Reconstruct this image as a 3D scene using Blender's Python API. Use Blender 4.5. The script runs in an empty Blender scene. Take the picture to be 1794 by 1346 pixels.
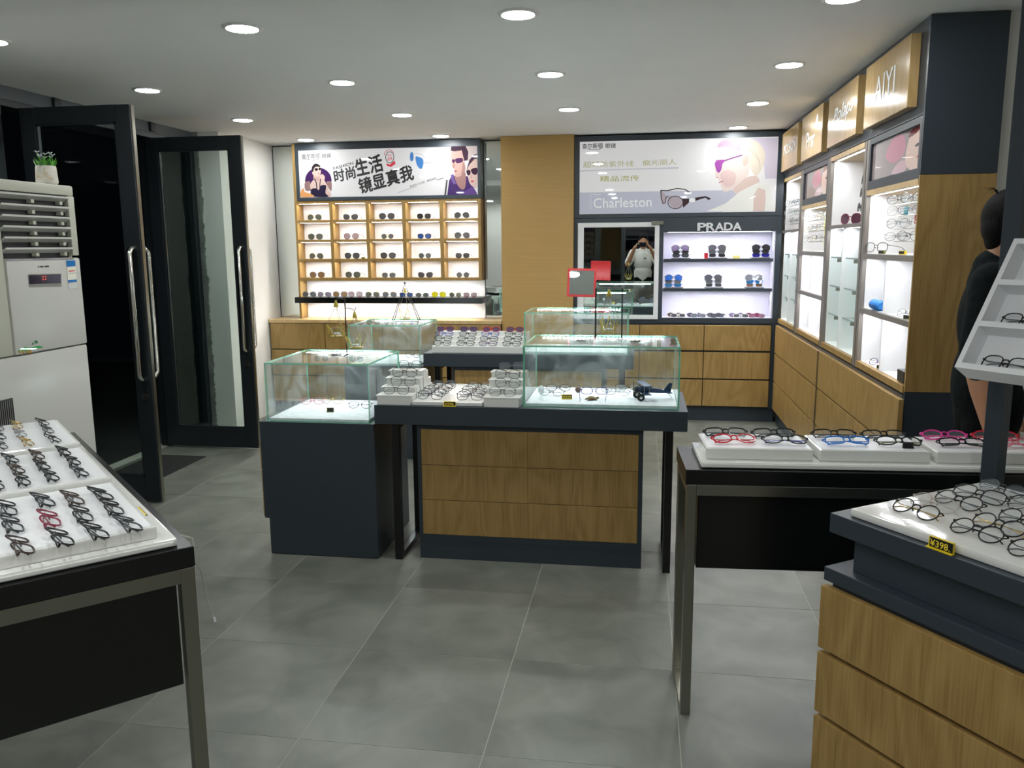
import bpy, bmesh, math, random
from mathutils import Vector, Matrix, Euler
random.seed(7)
PI = math.pi
# ------------------------------------------------------------------ camera
FW, FH = 1794, 1346
F_PX, YAW, PITCH, ROLL, CAM_H = 1447.924, .1546405, .165861, -.0076922, 1.5447075
_f = Vector((-math.sin(YAW)*math.cos(PITCH), math.cos(YAW)*math.cos(PITCH), -math.sin(PITCH)))
_r0 = Vector((math.cos(YAW), math.sin(YAW), 0)); _u0 = _r0.cross(_f)
_r = math.cos(ROLL)*_r0 + math.sin(ROLL)*_u0
_u = -math.sin(ROLL)*_r0 + math.cos(ROLL)*_u0
CAM = Vector((0, 0, CAM_H))
scene = bpy.context.scene
C = scene.collection
cd = bpy.data.cameras.new('camera'); cam = bpy.data.objects.new('camera', cd); C.objects.link(cam)
cd.sensor_width = 36; cd.lens = F_PX/FW*36; cd.clip_start = .03
cam.matrix_world = Matrix(((_r.x, _u.x, -_f.x, CAM.x), (_r.y, _u.y, -_f.y, CAM.y), (_r.z, _u.z, -_f.z, CAM.z), (0, 0, 0, 1)))
scene.camera = cam
# ------------------------------------------------------------------ world, exposure, light levels
world = bpy.data.worlds.new('night'); scene.world = world; world.use_nodes = True
world.node_tree.nodes['Background'].inputs[0].default_value = (.02, .025, .035, 1)
world.node_tree.nodes['Background'].inputs[1].default_value = .03
vs = scene.view_settings
vs.view_transform = 'Standard'; vs.look = 'None'; vs.gamma = 1; vs.use_curve_mapping = False
vs.exposure = 0.52
LAMP = 120.0          # ceiling downlights
LED_WARM = 60.0       # strips in the cubby shelves
LED_COOL = 52.0       # strips in the bays and in the brand shelf
LED_SHELF = 60.0     # strips in the brand shelf
LIGHTBOX = .39       # backlit banners
LED_CASE = 110.0      # strips in the glass cases
scene.cycles.use_denoising = True
scene.cycles.max_bounces = 10
scene.cycles.transparent_max_bounces = 24
scene.cycles.caustics_reflective = False
scene.cycles.caustics_refractive = False
scene.cycles.sample_clamp_indirect = 6

def at(px, **k):
    """pixel of the photograph -> point on the plane x=, y= or z= (metres)"""
    d = _f + _r*((px[0]-FW/2)/F_PX) + _u*((FH/2-px[1])/F_PX)
    ax, v = list(k.items())[0]; i = 'xyz'.index(ax)
    return CAM + d*((v-CAM[i])/d[i])

# ------------------------------------------------------------------ materials
M = {}
def lin(c):
    return tuple((x/255/12.92 if x/255 <= .04045 else ((x/255+.055)/1.055)**2.4) for x in c)
def mat(name, rgb, rough=.5, metal=0., spec=.5, emit=0., emit_rgb=None, coat=0., srgb=True, alpha=1.):
    m = bpy.data.materials.new(name); m.use_nodes = True
    b = m.node_tree.nodes['Principled BSDF']
    c = lin(rgb) if srgb else rgb
    b.inputs['Base Color'].default_value = (*c, 1); b.inputs['Roughness'].default_value = rough
    b.inputs['Metallic'].default_value = metal; b.inputs['Specular IOR Level'].default_value = spec
    b.inputs['Coat Weight'].default_value = coat; b.inputs['Alpha'].default_value = alpha
    if emit:
        b.inputs['Emission Color'].default_value = (*(emit_rgb or (1, 1, 1)), 1); b.inputs['Emission Strength'].default_value = emit
    M[name] = m; return m
def nodes(m): return m.node_tree.nodes, m.node_tree.links, m.node_tree.nodes['Principled BSDF']
def noise_mix(name, c1, c2, scale=(4, 4, 4), detail=5, rough=.5, spec=.5, bump=0., lo=.35, hi=.65, perobj=True, coat=0., dist=0., nscale=1.):
    m = mat(name, c1, rough, spec=spec, coat=coat); N, L, b = nodes(m)
    tc = N.new('ShaderNodeTexCoord'); mp = N.new('ShaderNodeMapping'); mp.inputs['Scale'].default_value = scale
    L.new(tc.outputs['Object'], mp.inputs['Vector'])
    if perobj:
        oi = N.new('ShaderNodeObjectInfo'); mu = N.new('ShaderNodeMath'); mu.operation = 'MULTIPLY'; mu.inputs[1].default_value = 37
        L.new(oi.outputs['Random'], mu.inputs[0]); L.new(mu.outputs[0], mp.inputs['Location'])
    nz = N.new('ShaderNodeTexNoise'); nz.inputs['Scale'].default_value = nscale; nz.inputs['Detail'].default_value = detail; nz.inputs['Distortion'].default_value = dist
    L.new(mp.outputs[0], nz.inputs['Vector'])
    rp = N.new('ShaderNodeValToRGB'); rp.color_ramp.elements[0].position = lo; rp.color_ramp.elements[1].position = hi
    rp.color_ramp.elements[0].color = (*lin(c1), 1); rp.color_ramp.elements[1].color = (*lin(c2), 1)
    L.new(nz.outputs['Fac'], rp.inputs[0]); L.new(rp.outputs[0], b.inputs['Base Color'])
    if bump:
        bp = N.new('ShaderNodeBump'); bp.inputs['Strength'].default_value = bump; bp.inputs['Distance'].default_value = .002
        L.new(nz.outputs['Fac'], bp.inputs['Height']); L.new(bp.outputs[0], b.inputs['Normal'])
    return m
def wood(name, c1, c2, c3, rough=.4, spec=.5):
    m = mat(name, c1, rough, spec=spec); N, L, b = nodes(m)
    tc = N.new('ShaderNodeTexCoord'); oi = N.new('ShaderNodeObjectInfo')
    mu = N.new('ShaderNodeMath'); mu.operation = 'MULTIPLY'; mu.inputs[1].default_value = 53; L.new(oi.outputs['Random'], mu.inputs[0])
    mp = N.new('ShaderNodeMapping'); mp.inputs['Scale'].default_value = (1, 1, .24)
    L.new(tc.outputs['Object'], mp.inputs['Vector']); L.new(mu.outputs[0], mp.inputs['Location'])
    n1 = N.new('ShaderNodeTexNoise'); n1.inputs['Scale'].default_value = 4.5; n1.inputs['Detail'].default_value = 1.5; n1.inputs['Distortion'].default_value = .4
    L.new(mp.outputs[0], n1.inputs['Vector'])
    m1 = N.new('ShaderNodeMath'); m1.operation = 'MULTIPLY'; m1.inputs[1].default_value = 64; L.new(n1.outputs['Fac'], m1.inputs[0])
    sn = N.new('ShaderNodeMath'); sn.operation = 'SINE'; L.new(m1.outputs[0], sn.inputs[0])
    mp2 = N.new('ShaderNodeMapping'); mp2.inputs['Scale'].default_value = (1, 1, .03)
    L.new(tc.outputs['Object'], mp2.inputs['Vector']); L.new(mu.outputs[0], mp2.inputs['Location'])
    n2 = N.new('ShaderNodeTexNoise'); n2.inputs['Scale'].default_value = 190; n2.inputs['Detail'].default_value = 3
    L.new(mp2.outputs[0], n2.inputs['Vector'])
    a = N.new('ShaderNodeMath'); a.operation = 'MULTIPLY_ADD'; a.inputs[1].default_value = .12; a.inputs[2].default_value = 0.0
    L.new(sn.outputs[0], a.inputs[0])
    ad = N.new('ShaderNodeMath'); ad.operation = 'ADD'; L.new(a.outputs[0], ad.inputs[0]); L.new(n2.outputs['Fac'], ad.inputs[1])
    rp = N.new('ShaderNodeValToRGB'); e = rp.color_ramp.elements
    e[0].position = .2; e[0].color = (*lin(c2), 1); e[1].position = .82; e[1].color = (*lin(c3), 1)
    k = e.new(.5); k.color = (*lin(c1), 1)
    L.new(ad.outputs[0], rp.inputs[0]); L.new(rp.outputs[0], b.inputs['Base Color'])
    bp = N.new('ShaderNodeBump'); bp.inputs['Strength'].default_value = .12; bp.inputs['Distance'].default_value = .001
    L.new(ad.outputs[0], bp.inputs['Height']); L.new(bp.outputs[0], b.inputs['Normal'])
    return m
def glass(name, tint=(.96, .985, .975), ior=1.55, dirt=0., dirt_rgb=(200, 205, 205)):
    m = bpy.data.materials.new(name); m.use_nodes = True; N = m.node_tree.nodes; L = m.node_tree.links; N.clear()
    o = N.new('ShaderNodeOutputMaterial'); t = N.new('ShaderNodeBsdfTransparent'); t.inputs[0].default_value = (*tint, 1)
    g = N.new('ShaderNodeBsdfGlossy'); g.inputs['Roughness'].default_value = .015; g.inputs[0].default_value = (1, 1, 1, 1)
    fr = N.new('ShaderNodeFresnel'); fr.inputs[0].default_value = ior
    ge = N.new('ShaderNodeNewGeometry'); iv = N.new('ShaderNodeMath'); iv.operation = 'SUBTRACT'; iv.inputs[0].default_value = 1; L.new(ge.outputs['Backfacing'], iv.inputs[1])
    fm = N.new('ShaderNodeMath'); fm.operation = 'MULTIPLY'; L.new(fr.outputs[0], fm.inputs[0]); L.new(iv.outputs[0], fm.inputs[1])      # a thin pane mirrors once, on the side it is looked at
    mx = N.new('ShaderNodeMixShader'); L.new(fm.outputs[0], mx.inputs[0]); L.new(t.outputs[0], mx.inputs[1]); L.new(g.outputs[0], mx.inputs[2])
    out = mx
    if dirt:
        d = N.new('ShaderNodeBsdfDiffuse'); d.inputs[0].default_value = (*lin(dirt_rgb), 1)
        tc = N.new('ShaderNodeTexCoord'); nz = N.new('ShaderNodeTexNoise'); nz.inputs['Scale'].default_value = 6; nz.inputs['Detail'].default_value = 6; nz.inputs['Distortion'].default_value = 1.2
        L.new(tc.outputs['Object'], nz.inputs['Vector'])
        mr = N.new('ShaderNodeMapRange'); mr.inputs[1].default_value = .45; mr.inputs[2].default_value = .8; mr.inputs[3].default_value = dirt*.25; mr.inputs[4].default_value = dirt*1.6
        L.new(nz.outputs['Fac'], mr.inputs[0]); m2 = N.new('ShaderNodeMixShader')
        L.new(mr.outputs[0], m2.inputs[0]); L.new(mx.outputs[0], m2.inputs[1]); L.new(d.outputs[0], m2.inputs[2]); out = m2
    L.new(out.outputs[0], o.inputs[0]); M[name] = m; return m
def lensmat(name, rgb, op, rough=.04):
    m = bpy.data.materials.new(name); m.use_nodes = True; N = m.node_tree.nodes; L = m.node_tree.links
    b = N['Principled BSDF']; o = N['Material Output']
    b.inputs['Base Color'].default_value = (*lin(rgb), 1); b.inputs['Roughness'].default_value = rough
    t = N.new('ShaderNodeBsdfTransparent'); mx = N.new('ShaderNodeMixShader'); mx.inputs[0].default_value = op
    L.new(t.outputs[0], mx.inputs[1]); L.new(b.outputs[0], mx.inputs[2]); L.new(mx.outputs[0], o.inputs[0]); M[name] = m; return m

noise_mix('wall_white', (232, 230, 224), (236, 234, 229), rough=.7, perobj=False, bump=.05)
noise_mix('ceiling_paint', (248, 248, 248), (250, 250, 250), rough=.85, perobj=False)
noise_mix('plaster_grey', (120, 122, 118), (150, 150, 145), scale=(9, 9, 9), rough=.9)
noise_mix('tile', (99, 102, 94), (123, 125, 116), scale=(4.2, 4.2, 4.2), detail=7, rough=.36, lo=.34, hi=.68, dist=.6, spec=.4)
mat('grout', (176, 175, 163), .9)
mat('laminate', (47, 56, 64), .42)
mat('laminate_edge', (40, 48, 56), .35)
mat('taupe', (124, 117, 110), .4)
mat('black_lacquer', (12, 14, 14), .25)
mat('black', (14, 14, 15), .5)
mat('steel_frame', (30, 36, 40), .38, spec=.5)
mat('steel_light', (84, 90, 94), .6)
wood('oak', (158, 127, 74), (139, 109, 59), (171, 140, 86))
wood('oak_light', (203, 172, 120), (190, 156, 104), (214, 186, 138), rough=.3)
wood('oak_gloss', (186, 155, 104), (170, 138, 88), (196, 166, 116), rough=.16)
noise_mix('column_cover', (176, 141, 82), (181, 146, 86), scale=(2, 2, 60), rough=.5)
mat('white_gloss', (226, 226, 222), .12, coat=.3)
mat('white_lacquer', (232, 233, 235), .3)
mat('white_interior', (240, 240, 240), .5)
mat('white_cool', (226, 225, 240), .5)
noise_mix('velvet', (214, 218, 224), (238, 240, 244), scale=(30, 30, 30), rough=.8, bump=.5, lo=.3, hi=.7)
mat('chrome', (205, 205, 200), .12, metal=1)
mat('chrome_worn', (150, 148, 138), .28, metal=1)
mat('mirror', (225, 232, 230), .01, metal=1)
mat('gold', (205, 170, 70), .3, metal=1)
mat('letter_silver', (228, 229, 231), .3, metal=.35)
mat('silver', (220, 222, 224), .25, metal=1)
mat('brass_wire', (180, 165, 80), .35, metal=1)
mat('lamp_glow', (255, 255, 255), .5, emit=LAMP, emit_rgb=(.97, 1, .99))
mat('lamp_trim', (235, 235, 232), .4)
mat('led_warm', (255, 255, 255), .5, emit=LED_WARM, emit_rgb=(1, .99, .95))
mat('led_cool', (255, 255, 255), .5, emit=LED_COOL, emit_rgb=(.93, .95, 1))
mat('led_shelf', (255, 255, 255), .5, emit=LED_SHELF, emit_rgb=(.92, .93, 1))
mat('led_case', (255, 255, 255), .5, emit=LED_CASE, emit_rgb=(.88, .94, 1))
glass('glass'); glass('glass_dirty', dirt=.2); glass('glass_door', tint=(.8, .86, .84), ior=1.6); glass('glass_shelf', tint=(.9, .97, .95))
glass('acrylic', tint=(.95, .96, .96), ior=1.35)
mat('glass_edge_grey', (150, 168, 166), .25)
mat('glass_edge', (140, 214, 186), .2, spec=.6)
mat('poster_white', tuple(.36*v for v in lin((232, 231, 232))), .02, srgb=False, emit=LIGHTBOX, emit_rgb=lin((232, 231, 232)))
mat('ac_white', (200, 200, 194), .28); mat('ac_cream', (186, 187, 172), .35); mat('ac_shadow', (20, 20, 22), .6)
mat('display_black', (24, 27, 40), .1)
mat('red_plastic', (205, 36, 44), .3); mat('yellow', (235, 205, 30), .4); mat('yellow_digit', (250, 220, 60), .5)
mat('ink', (44, 44, 46), .6); mat('ink_dark', (34, 33, 36), .6); mat('rubber', (20, 20, 20), .8)
mat('outside_ground', (40, 42, 40), .8)
UNLIT = set('st_blue st_white st_red st_pale leaf leaf_dark hut teal coral orange2 cream cream2 case_blue case_navy taupe_pic pinkart pinkart2 skin2 hair_red hair2 lips3'.split())
def P(name, rgb, rough=.02):
    k = 'print_'+name
    if k not in M:
        m = mat(k, rgb, rough)
        if name not in UNLIT:                                   # print of a backlit banner: the light box shines through the ink
            c = lin(rgb); b = m.node_tree.nodes['Principled BSDF']; b.inputs['Base Color'].default_value = (*[v*.36 for v in c], 1)
            b.inputs['Emission Color'].default_value = (*c, 1); b.inputs['Emission Strength'].default_value = LIGHTBOX
    return k

# ------------------------------------------------------------------ mesh helpers
class MB:
    def __init__(s): s.v = []; s.f = []; s.m = []
    def add(s, vs_, fs, mi=0):
        k = len(s.v); s.v += [tuple(v) for v in vs_]; s.f += [tuple(i+k for i in f) for f in fs]; s.m += [mi]*len(fs); return s
    def box(s, x0, y0, z0, x1, y1, z1, bev=0., mi=0, mx=None):
        x0, x1 = min(x0, x1), max(x0, x1); y0, y1 = min(y0, y1), max(y0, y1); z0, z1 = min(z0, z1), max(z0, z1)
        if bev:
            bm = bmesh.new(); bmesh.ops.create_cube(bm, size=1)
            for v in bm.verts: v.co = Vector(((x0+x1)/2+v.co.x*(x1-x0), (y0+y1)/2+v.co.y*(y1-y0), (z0+z1)/2+v.co.z*(z1-z0)))
            bmesh.ops.bevel(bm, geom=bm.edges[:], offset=min(bev, .45*min(x1-x0, y1-y0, z1-z0)), segments=2, profile=.6, affect='EDGES')
            bm.verts.index_update(); s.add([mx @ v.co if mx else v.co for v in bm.verts], [[v.index for v in f.verts] for f in bm.faces], mi); bm.free(); return s
        p = [Vector(q) for q in ((x0, y0, z0), (x1, y0, z0), (x1, y1, z0), (x0, y1, z0), (x0, y0, z1), (x1, y0, z1), (x1, y1, z1), (x0, y1, z1))]
        if mx: p = [mx @ q for q in p]
        return s.add(p, [(0, 3, 2, 1), (4, 5, 6, 7), (0, 1, 5, 4), (1, 2, 6, 5), (2, 3, 7, 6), (3, 0, 4, 7)], mi)
    def pane(s, x0, y0, z0, x1, y1, z1):
        """thin glass box: two large faces material 0, rim material 1"""
        d = (abs(x1-x0), abs(y1-y0), abs(z1-z0)); ax = d.index(min(d)); s.box(x0, y0, z0, x1, y1, z1)
        big = {2: (0, 1), 1: (2, 4), 0: (3, 5)}[ax]
        s.m[-6:] = [0 if i in big else 1 for i in range(6)]; return s
    def tube(s, pts, r, n=6, closed=False, mi=0, cap=True, flat=1.):
        P_ = [Vector(p) for p in pts]; k = len(P_); R = r if isinstance(r, (list, tuple)) else [r]*k
        vs_ = []; up = None
        for i in range(k):
            if closed: t = P_[(i+1) % k]-P_[i-1]
            else: t = P_[min(i+1, k-1)]-P_[max(i-1, 0)]
            t.normalize()
            if up is None:
                a = Vector((0, 0, 1)) if abs(t.z) < .9 else Vector((1, 0, 0)); up = t.cross(a).normalized()
            up = (up-t*up.dot(t)).normalized(); w = t.cross(up)
            for j in range(n):
                q = 2*PI*j/n; vs_.append(P_[i]+(up*math.cos(q)+w*math.sin(q)*flat)*R[i])
        fs = []
        for i in range(k if closed else k-1):
            for j in range(n):
                a = i*n+j; b = i*n+(j+1) % n; i2 = (i+1) % k
                fs.append((a, b, i2*n+(j+1) % n, i2*n+j))
        if not closed and cap: fs += [tuple(range(n-1, -1, -1)), tuple((k-1)*n+j for j in range(n))]
        return s.add(vs_, fs, mi)
    def lathe(s, prof, n=20, c=(0, 0, 0), mi=0):
        vs_ = []
        for r, z in prof:
            for j in range(n):
                q = 2*PI*j/n; vs_.append((c[0]+r*math.cos(q), c[1]+r*math.sin(q), c[2]+z))
        fs = []
        for i in range(len(prof)-1):
            for j in range(n): fs.append((i*n+j, i*n+(j+1) % n, (i+1)*n+(j+1) % n, (i+1)*n+j))
        if prof[0][0] > 1e-5: fs.append(tuple(range(n-1, -1, -1)))
        if prof[-1][0] > 1e-5: fs.append(tuple((len(prof)-1)*n+j for j in range(n)))
        return s.add(vs_, fs, mi)
    def poly(s, pts, mi=0): return s.add(pts, [tuple(range(len(pts)))], mi)
    def prism(s, pts, d, mi=0):
        """extrude polygon (list of 3d points) by vector d"""
        d = Vector(d); a = [Vector(p) for p in pts]; k = len(a)
        return s.add(a+[p+d for p in a], [tuple(range(k-1, -1, -1)), tuple(range(k, 2*k))]+[(i, (i+1) % k, k+(i+1) % k, k+i) for i in range(k)], mi)

ROOT = {}
def rootmx(o): return ROOT.get(o.name, Matrix())
def mesh(name, mb, mats, smooth=False):
    me = bpy.data.meshes.new(name); me.from_pydata(mb.v, [], mb.f); me.update()
    for k in ([mats] if isinstance(mats, str) else mats): me.materials.append(M[k])
    if any(mb.m): me.polygons.foreach_set('material_index', mb.m)
    bm = bmesh.new(); bm.from_mesh(me); bmesh.ops.recalc_face_normals(bm, faces=bm.faces); bm.to_mesh(me); bm.free()
    if smooth: me.shade_smooth(); 
    if smooth: me.set_sharp_from_angle(angle=math.radians(50))
    return me
def obj(name, mb, mats, parent=None, smooth=False, local=False):
    """one mesh object; coordinates are world coordinates unless local"""
    if isinstance(mb, MB):
        if parent is not None and not local:
            inv = rootmx(parent).inverted(); mb.v = [tuple(inv @ Vector(v)) for v in mb.v]
        me = mesh(name, mb, mats, smooth)
    else: me = mb
    o = bpy.data.objects.new(name, me); C.objects.link(o)
    if parent is not None: o.parent = parent; ROOT[o.name] = rootmx(parent)
    return o
def tag(o, label, cat, group=None):
    o['label'] = label; o['category'] = cat
    if group: o['group'] = group
    return o
def thing(name, label, cat, loc=(0, 0, 0), rz=0, group=None, mx=None):
    o = bpy.data.objects.new(name, None); C.objects.link(o); o.empty_display_size = .05
    m = mx if mx is not None else Matrix.Translation(Vector(loc)) @ Matrix.Rotation(rz, 4, 'Z')
    o.matrix_world = m; ROOT[o.name] = m
    return tag(o, label, cat, group)
def struct(name, mb, m, parent=None, smooth=False):
    o = obj(name, mb, m, parent, smooth)
    if parent is None: o['kind'] = 'structure'
    return o
def copy_thing(root, loc=None, rz=None, label=None, group=None, mx=None):
    r = root.copy(); C.objects.link(r)
    m = mx if mx is not None else Matrix.Translation(Vector(loc)) @ Matrix.Rotation(rz or 0, 4, 'Z')
    r.matrix_world = m; ROOT[r.name] = m
    if label: r['label'] = label
    if group: r['group'] = group
    for ch in list(root.children):
        c = ch.copy(); C.objects.link(c); c.parent = r
        for g in ch.children: d = g.copy(); C.objects.link(d); d.parent = c
    return r
def text(name, body, m, parent, o, ux, uy, bold=0., th=0., spacing=1.):
    """lettering fitted into the parallelogram o, o+ux, o+uy"""
    cu = bpy.data.curves.new(name, 'FONT'); cu.body = body; cu.size = 1; cu.space_character = spacing; cu.resolution_u = 3
    t = bpy.data.objects.new(name, cu); C.objects.link(t); bpy.context.view_layer.update()
    me = bpy.data.meshes.new_from_object(t.evaluated_get(bpy.context.evaluated_depsgraph_get()))
    bpy.data.objects.remove(t); bpy.data.curves.remove(cu)
    xs = [v.co.x for v in me.vertices]; ys = [v.co.y for v in me.vertices]; x0, x1, y0, y1 = min(xs), max(xs), min(ys), max(ys)
    o, ux, uy = Vector(o), Vector(ux), Vector(uy)
    mb = MB(); vs_ = [o+ux*((v.co.x-x0)/(x1-x0))+uy*((v.co.y-y0)/(y1-y0)) for v in me.vertices]
    fs = [tuple(p.vertices) for p in me.polygons]; bpy.data.meshes.remove(me)
    if th:
        n = ux.cross(uy).normalized()*th; k = len(vs_); ed = {}
        for f in fs:
            for i in range(len(f)):
                e = (f[i], f[(i+1) % len(f)]); ed[e] = ed.get((e[1], e[0]), 0)
        S = set(ed); side = [(a, b, b+k, a+k) for a, b in S if (b, a) not in S]
        fs = fs+[tuple(i+k for i in f) for f in fs]+side; vs_ = vs_+[v+n for v in vs_]
    if bold > 0:
        nn = ux.cross(uy).normalized(); sx_ = ux*(1/(x1-x0)); sy_ = uy*(1/(y1-y0))
        for k_, (da, db) in enumerate(((1, 0), (-1, 0), (0, 1), (0, -1))): mb.add([v+sx_*da*bold+sy_*db*bold+nn*(.00002*(k_+1)) for v in vs_], fs)
    mb.add(vs_, fs)
    return obj(name, mb, m, parent)
def smooth_pts(pts, sub=4):
    out = []; k = len(pts)
    for i in range(k):
        p0, p1, p2, p3 = [Vector((*pts[(i+j) % k], 0)) for j in (-1, 0, 1, 2)]
        for a in range(sub):
            t = a/sub
            q = .5*((2*p1)+(p2-p0)*t+(2*p0-5*p1+4*p2-p3)*t*t+(3*p1-p0-3*p2+p3)*t*t*t); out.append((q.x, q.y))
    return out
# ================================================================== THE SETTING
CEIL = 2.48; XL, XR, YB, YF = -3.68, 2.6, 7.55, -1.7
YE = at((200, 12), z=2.41).y                       # edge of the dropped ceiling in front
floor = struct('floor', MB().box(XL-.1, YF-.1, -.12, XR+.1, YB+.1, -.001), 'grout')
G0x, G0y, T = -1.6535, 3.4754, .6
tile_me = {}
for i in range(-5, 9):
    for j in range(-7, 9):
        x0, y0 = G0x+T*i, G0y-T*j
        a0, a1 = max(x0, XL), min(x0+T, XR); b0, b1 = max(y0, YF), min(y0+T, YB)
        if a1-a0 < .02 or b1-b0 < .02: continue
        g = .0014; key = (round(a1-a0, 3), round(b1-b0, 3))
        if key not in tile_me:
            tile_me[key] = mesh('tile', MB().box(g, g, -.006, key[0]-g, key[1]-g, 0), 'tile')
        t = bpy.data.objects.new('tile', tile_me[key]); C.objects.link(t); t.parent = floor; t.location = (a0, b0, 0)
struct('ceiling', MB().box(XL-.1, YE, CEIL, XR+.1, YB+.1, CEIL+.12), 'ceiling_paint')
struct('ceiling_dropped', MB().box(XL-.1, YF-.1, 2.41, XR+.1, YE, CEIL+.12), 'ceiling_paint')
struct('wall_back', MB().box(XL-.1, YB, 0, XR+.1, YB+.12, CEIL), 'wall_white')
struct('wall_right', MB().box(XR, YF, 0, XR+.12, YB, CEIL), 'wall_white')
struct('wall_right_return', MB().box(1.476, 3.9, 0, XR, 4.05, CEIL), 'wall_white')
struct('wall_column', MB().box(-1.222, 7.30, 0, -.588, YB-.002, CEIL-.002), 'column_cover')
w = struct('wall_left_return', MB().box(XL, 6.53, 0, -3.425, YB, CEIL), 'wall_white')
# broken plaster along the end of the return
mb = MB(); n = 140; pts = []
for i in range(n+1):
    z = CEIL*i/n; pts.append((-3.60+.01*(i % 37 > 30)+random.uniform(-.007, .007), z))
mb.prism([(XL, 6.515, 0)]+[(x, 6.515, z) for x, z in pts]+[(XL, 6.515, CEIL)], (0, .014, 0))
struct('plaster_edge', mb, 'plaster_grey', w)
# glazed front along the left wall: steel posts, header and night-dark glass
wl = struct('wall_left', MB().box(XL-.1, YF, 2.40, XL+.03, 6.53, CEIL), 'steel_light')
for y0, y1 in ((4.30, 4.42), (5.90, 5.98), (2.0, 2.1), (0, .1), (6.45, 6.53)):
    struct('post', MB().box(XL-.06, y0, 0, XL+.04, y1, 2.40, .004), 'steel_frame', wl)
struct('header_rail', MB().box(XL-.05, YF, 2.30, XL+.045, 4.42, 2.40, .004), 'steel_frame', wl)
struct('header_rail', MB().box(XL-.05, 4.42, 2.36, XL+.045, 6.53, 2.40, .004), 'steel_frame', wl)
struct('bottom_rail', MB().box(XL-.05, YF, 0, XL+.045, 4.30, .10, .004), 'steel_frame', wl)
struct('bottom_rail', MB().box(XL-.05, 5.98, 0, XL+.045, 6.45, .07, .004), 'steel_frame', wl)
for i, y in enumerate((4.36, 5.94, 4.9, 5.4)):
    struct('rivet_block', MB().box(XL+.03, y-.03, 2.41, XL+.05, y+.03, 2.475, .004), 'steel_frame', wl)
for i, (y0, y1) in enumerate(((5.98, 6.45), (2.1, 4.30), (.1, 2.0), (YF, 0))):
    struct('window_%d' % (i+1), MB().box(XL-.012, y0, .07, XL-.002, y1, 2.36), 'glass_door')
struct('ground_outside', MB().box(XL-6, YF-1, -.14, XL-.1, YB+3, -.03), 'outside_ground')
# the glazed front behind the camera, seen in the mirrors
wf = struct('wall_front', MB().box(XL, YF-.1, 2.3, XR, YF, 2.41), 'steel_frame')
for x in (-1.2, -.35, .75):
    struct('post', MB().box(x-.04, YF-.08, 0, x+.04, YF, 2.3), 'steel_frame', wf)
struct('window_5', MB().box(-1.56, YF-.05, 0, 1.21, YF-.04, 2.3), 'glass_door')
struct('wall_front_left', MB().box(XL, YF-.05, 0, -1.56, YF+.02, 2.41), 'wall_white'); struct('wall_front_right', MB().box(1.21, YF-.05, 0, XR, YF+.02, 2.41), 'wall_white')
struct('ground_street', MB().box(XL-1, YF-6, -.14, XR+1, YF-.1, -.03), 'outside_ground')
tag(obj('door_mat', MB().box(-3.62, 4.62, 0, -3.20, 5.60, .006, .002), 'rubber'), 'thin black mat on the floor in the open doorway', 'mat')

# ---- door leaves standing open at right angles
def door_leaf(n, y, x0, x1, near):
    th = .045; fr = .095
    d = struct('door_%d' % n, MB().box(x0, y, .012, x0+fr, y+th, 2.355, .003).box(x1-fr, y, .012, x1, y+th, 2.355, .003)
               .box(x0+fr, y, 2.262, x1-fr, y+th, 2.355).box(x0+fr, y, .012, x1-fr, y+th, .165), 'steel_frame')
    struct('pane', MB().box(x0+fr, y+.018, .165, x1-fr, y+.027, 2.262), 'glass_door', d)
    struct('glazing_bead', MB().box(x0+fr, y+.004, .165, x0+fr+.012, y+.017, 2.262).box(x1-fr-.012, y+.004, .165, x1-fr, y+.017, 2.262)
           .box(x0+fr, y+.004, 2.25, x1-fr, y+.017, 2.262).box(x0+fr, y+.004, .165, x1-fr, y+.017, .177), 'steel_frame', d)
    for s in (-1, 1):
        yy = y if s < 0 else y+th; xx = x1-.042; o = (.055 if s < 0 else .085)*s
        pts = [(xx, yy, 1.545), (xx, yy+o*.6, 1.545), (xx, yy+o, 1.52), (xx, yy+o, .80), (xx, yy+o*.6, .775), (xx, yy, .775)]
        struct('pull_handle', MB().tube([Vector(p) for p in pts], .0165, 10), 'chrome', d, True)
    struct('lock', MB().tube([(x1-.05, y-.012, .665), (x1-.05, y+th+.012, .665)], .02, 14), 'chrome_worn', d, True)
    struct('edge_strip', MB().box(x1, y+.008, .012, x1+.004, y+th-.008, 2.35), 'chrome_worn', d)
    return d
door_leaf(1, 4.50, -3.59, -2.888, True)
door_leaf(2, 5.858, -3.66, -2.905, False)

# ---- downlights
def lamp_proto(): 
    t = thing('downlight', '', 'ceiling light', (0, 0, 0))
    obj('diffuser', MB().lathe([(.0001, -.013), (.03, -.012), (.052, -.009), (.064, -.004), (.066, 0)], 28), 'lamp_glow', t, local=True)
    obj('trim_ring', MB().lathe([(.066, -.001), (.068, -.008), (.082, -.006), (.086, 0)], 28), 'lamp_trim', t, True, local=True)
    return t
lp = lamp_proto(); first = True
rows = {3.54: 'beside the dropped ceiling', 4.76: 'just behind the front island', 5.97: 'over the back island', 7.15: 'along the back display wall'}
lcol = {-2.93: 'on the glass door side', -1.715: 'in line with the square cases', -.515: 'in line with the brown column', .755: 'on the wall bay side', 1.95: 'past the wall bays'}
for y, ph in rows.items():
    for x in (-2.93, -1.715, -.515, .755):
        if y > 7 and abs(x+.515) < .1: continue
        lab = 'round downlight in the row '+ph+', '+lcol[x]; m = Matrix.Translation((x, y, CEIL))
        if first: lp.matrix_world = m; ROOT[lp.name] = m; lp['label'] = lab; lp['group'] = 'ceiling downlights'; first = False
        else: copy_thing(lp, label=lab, group='ceiling downlights', mx=m)
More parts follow.
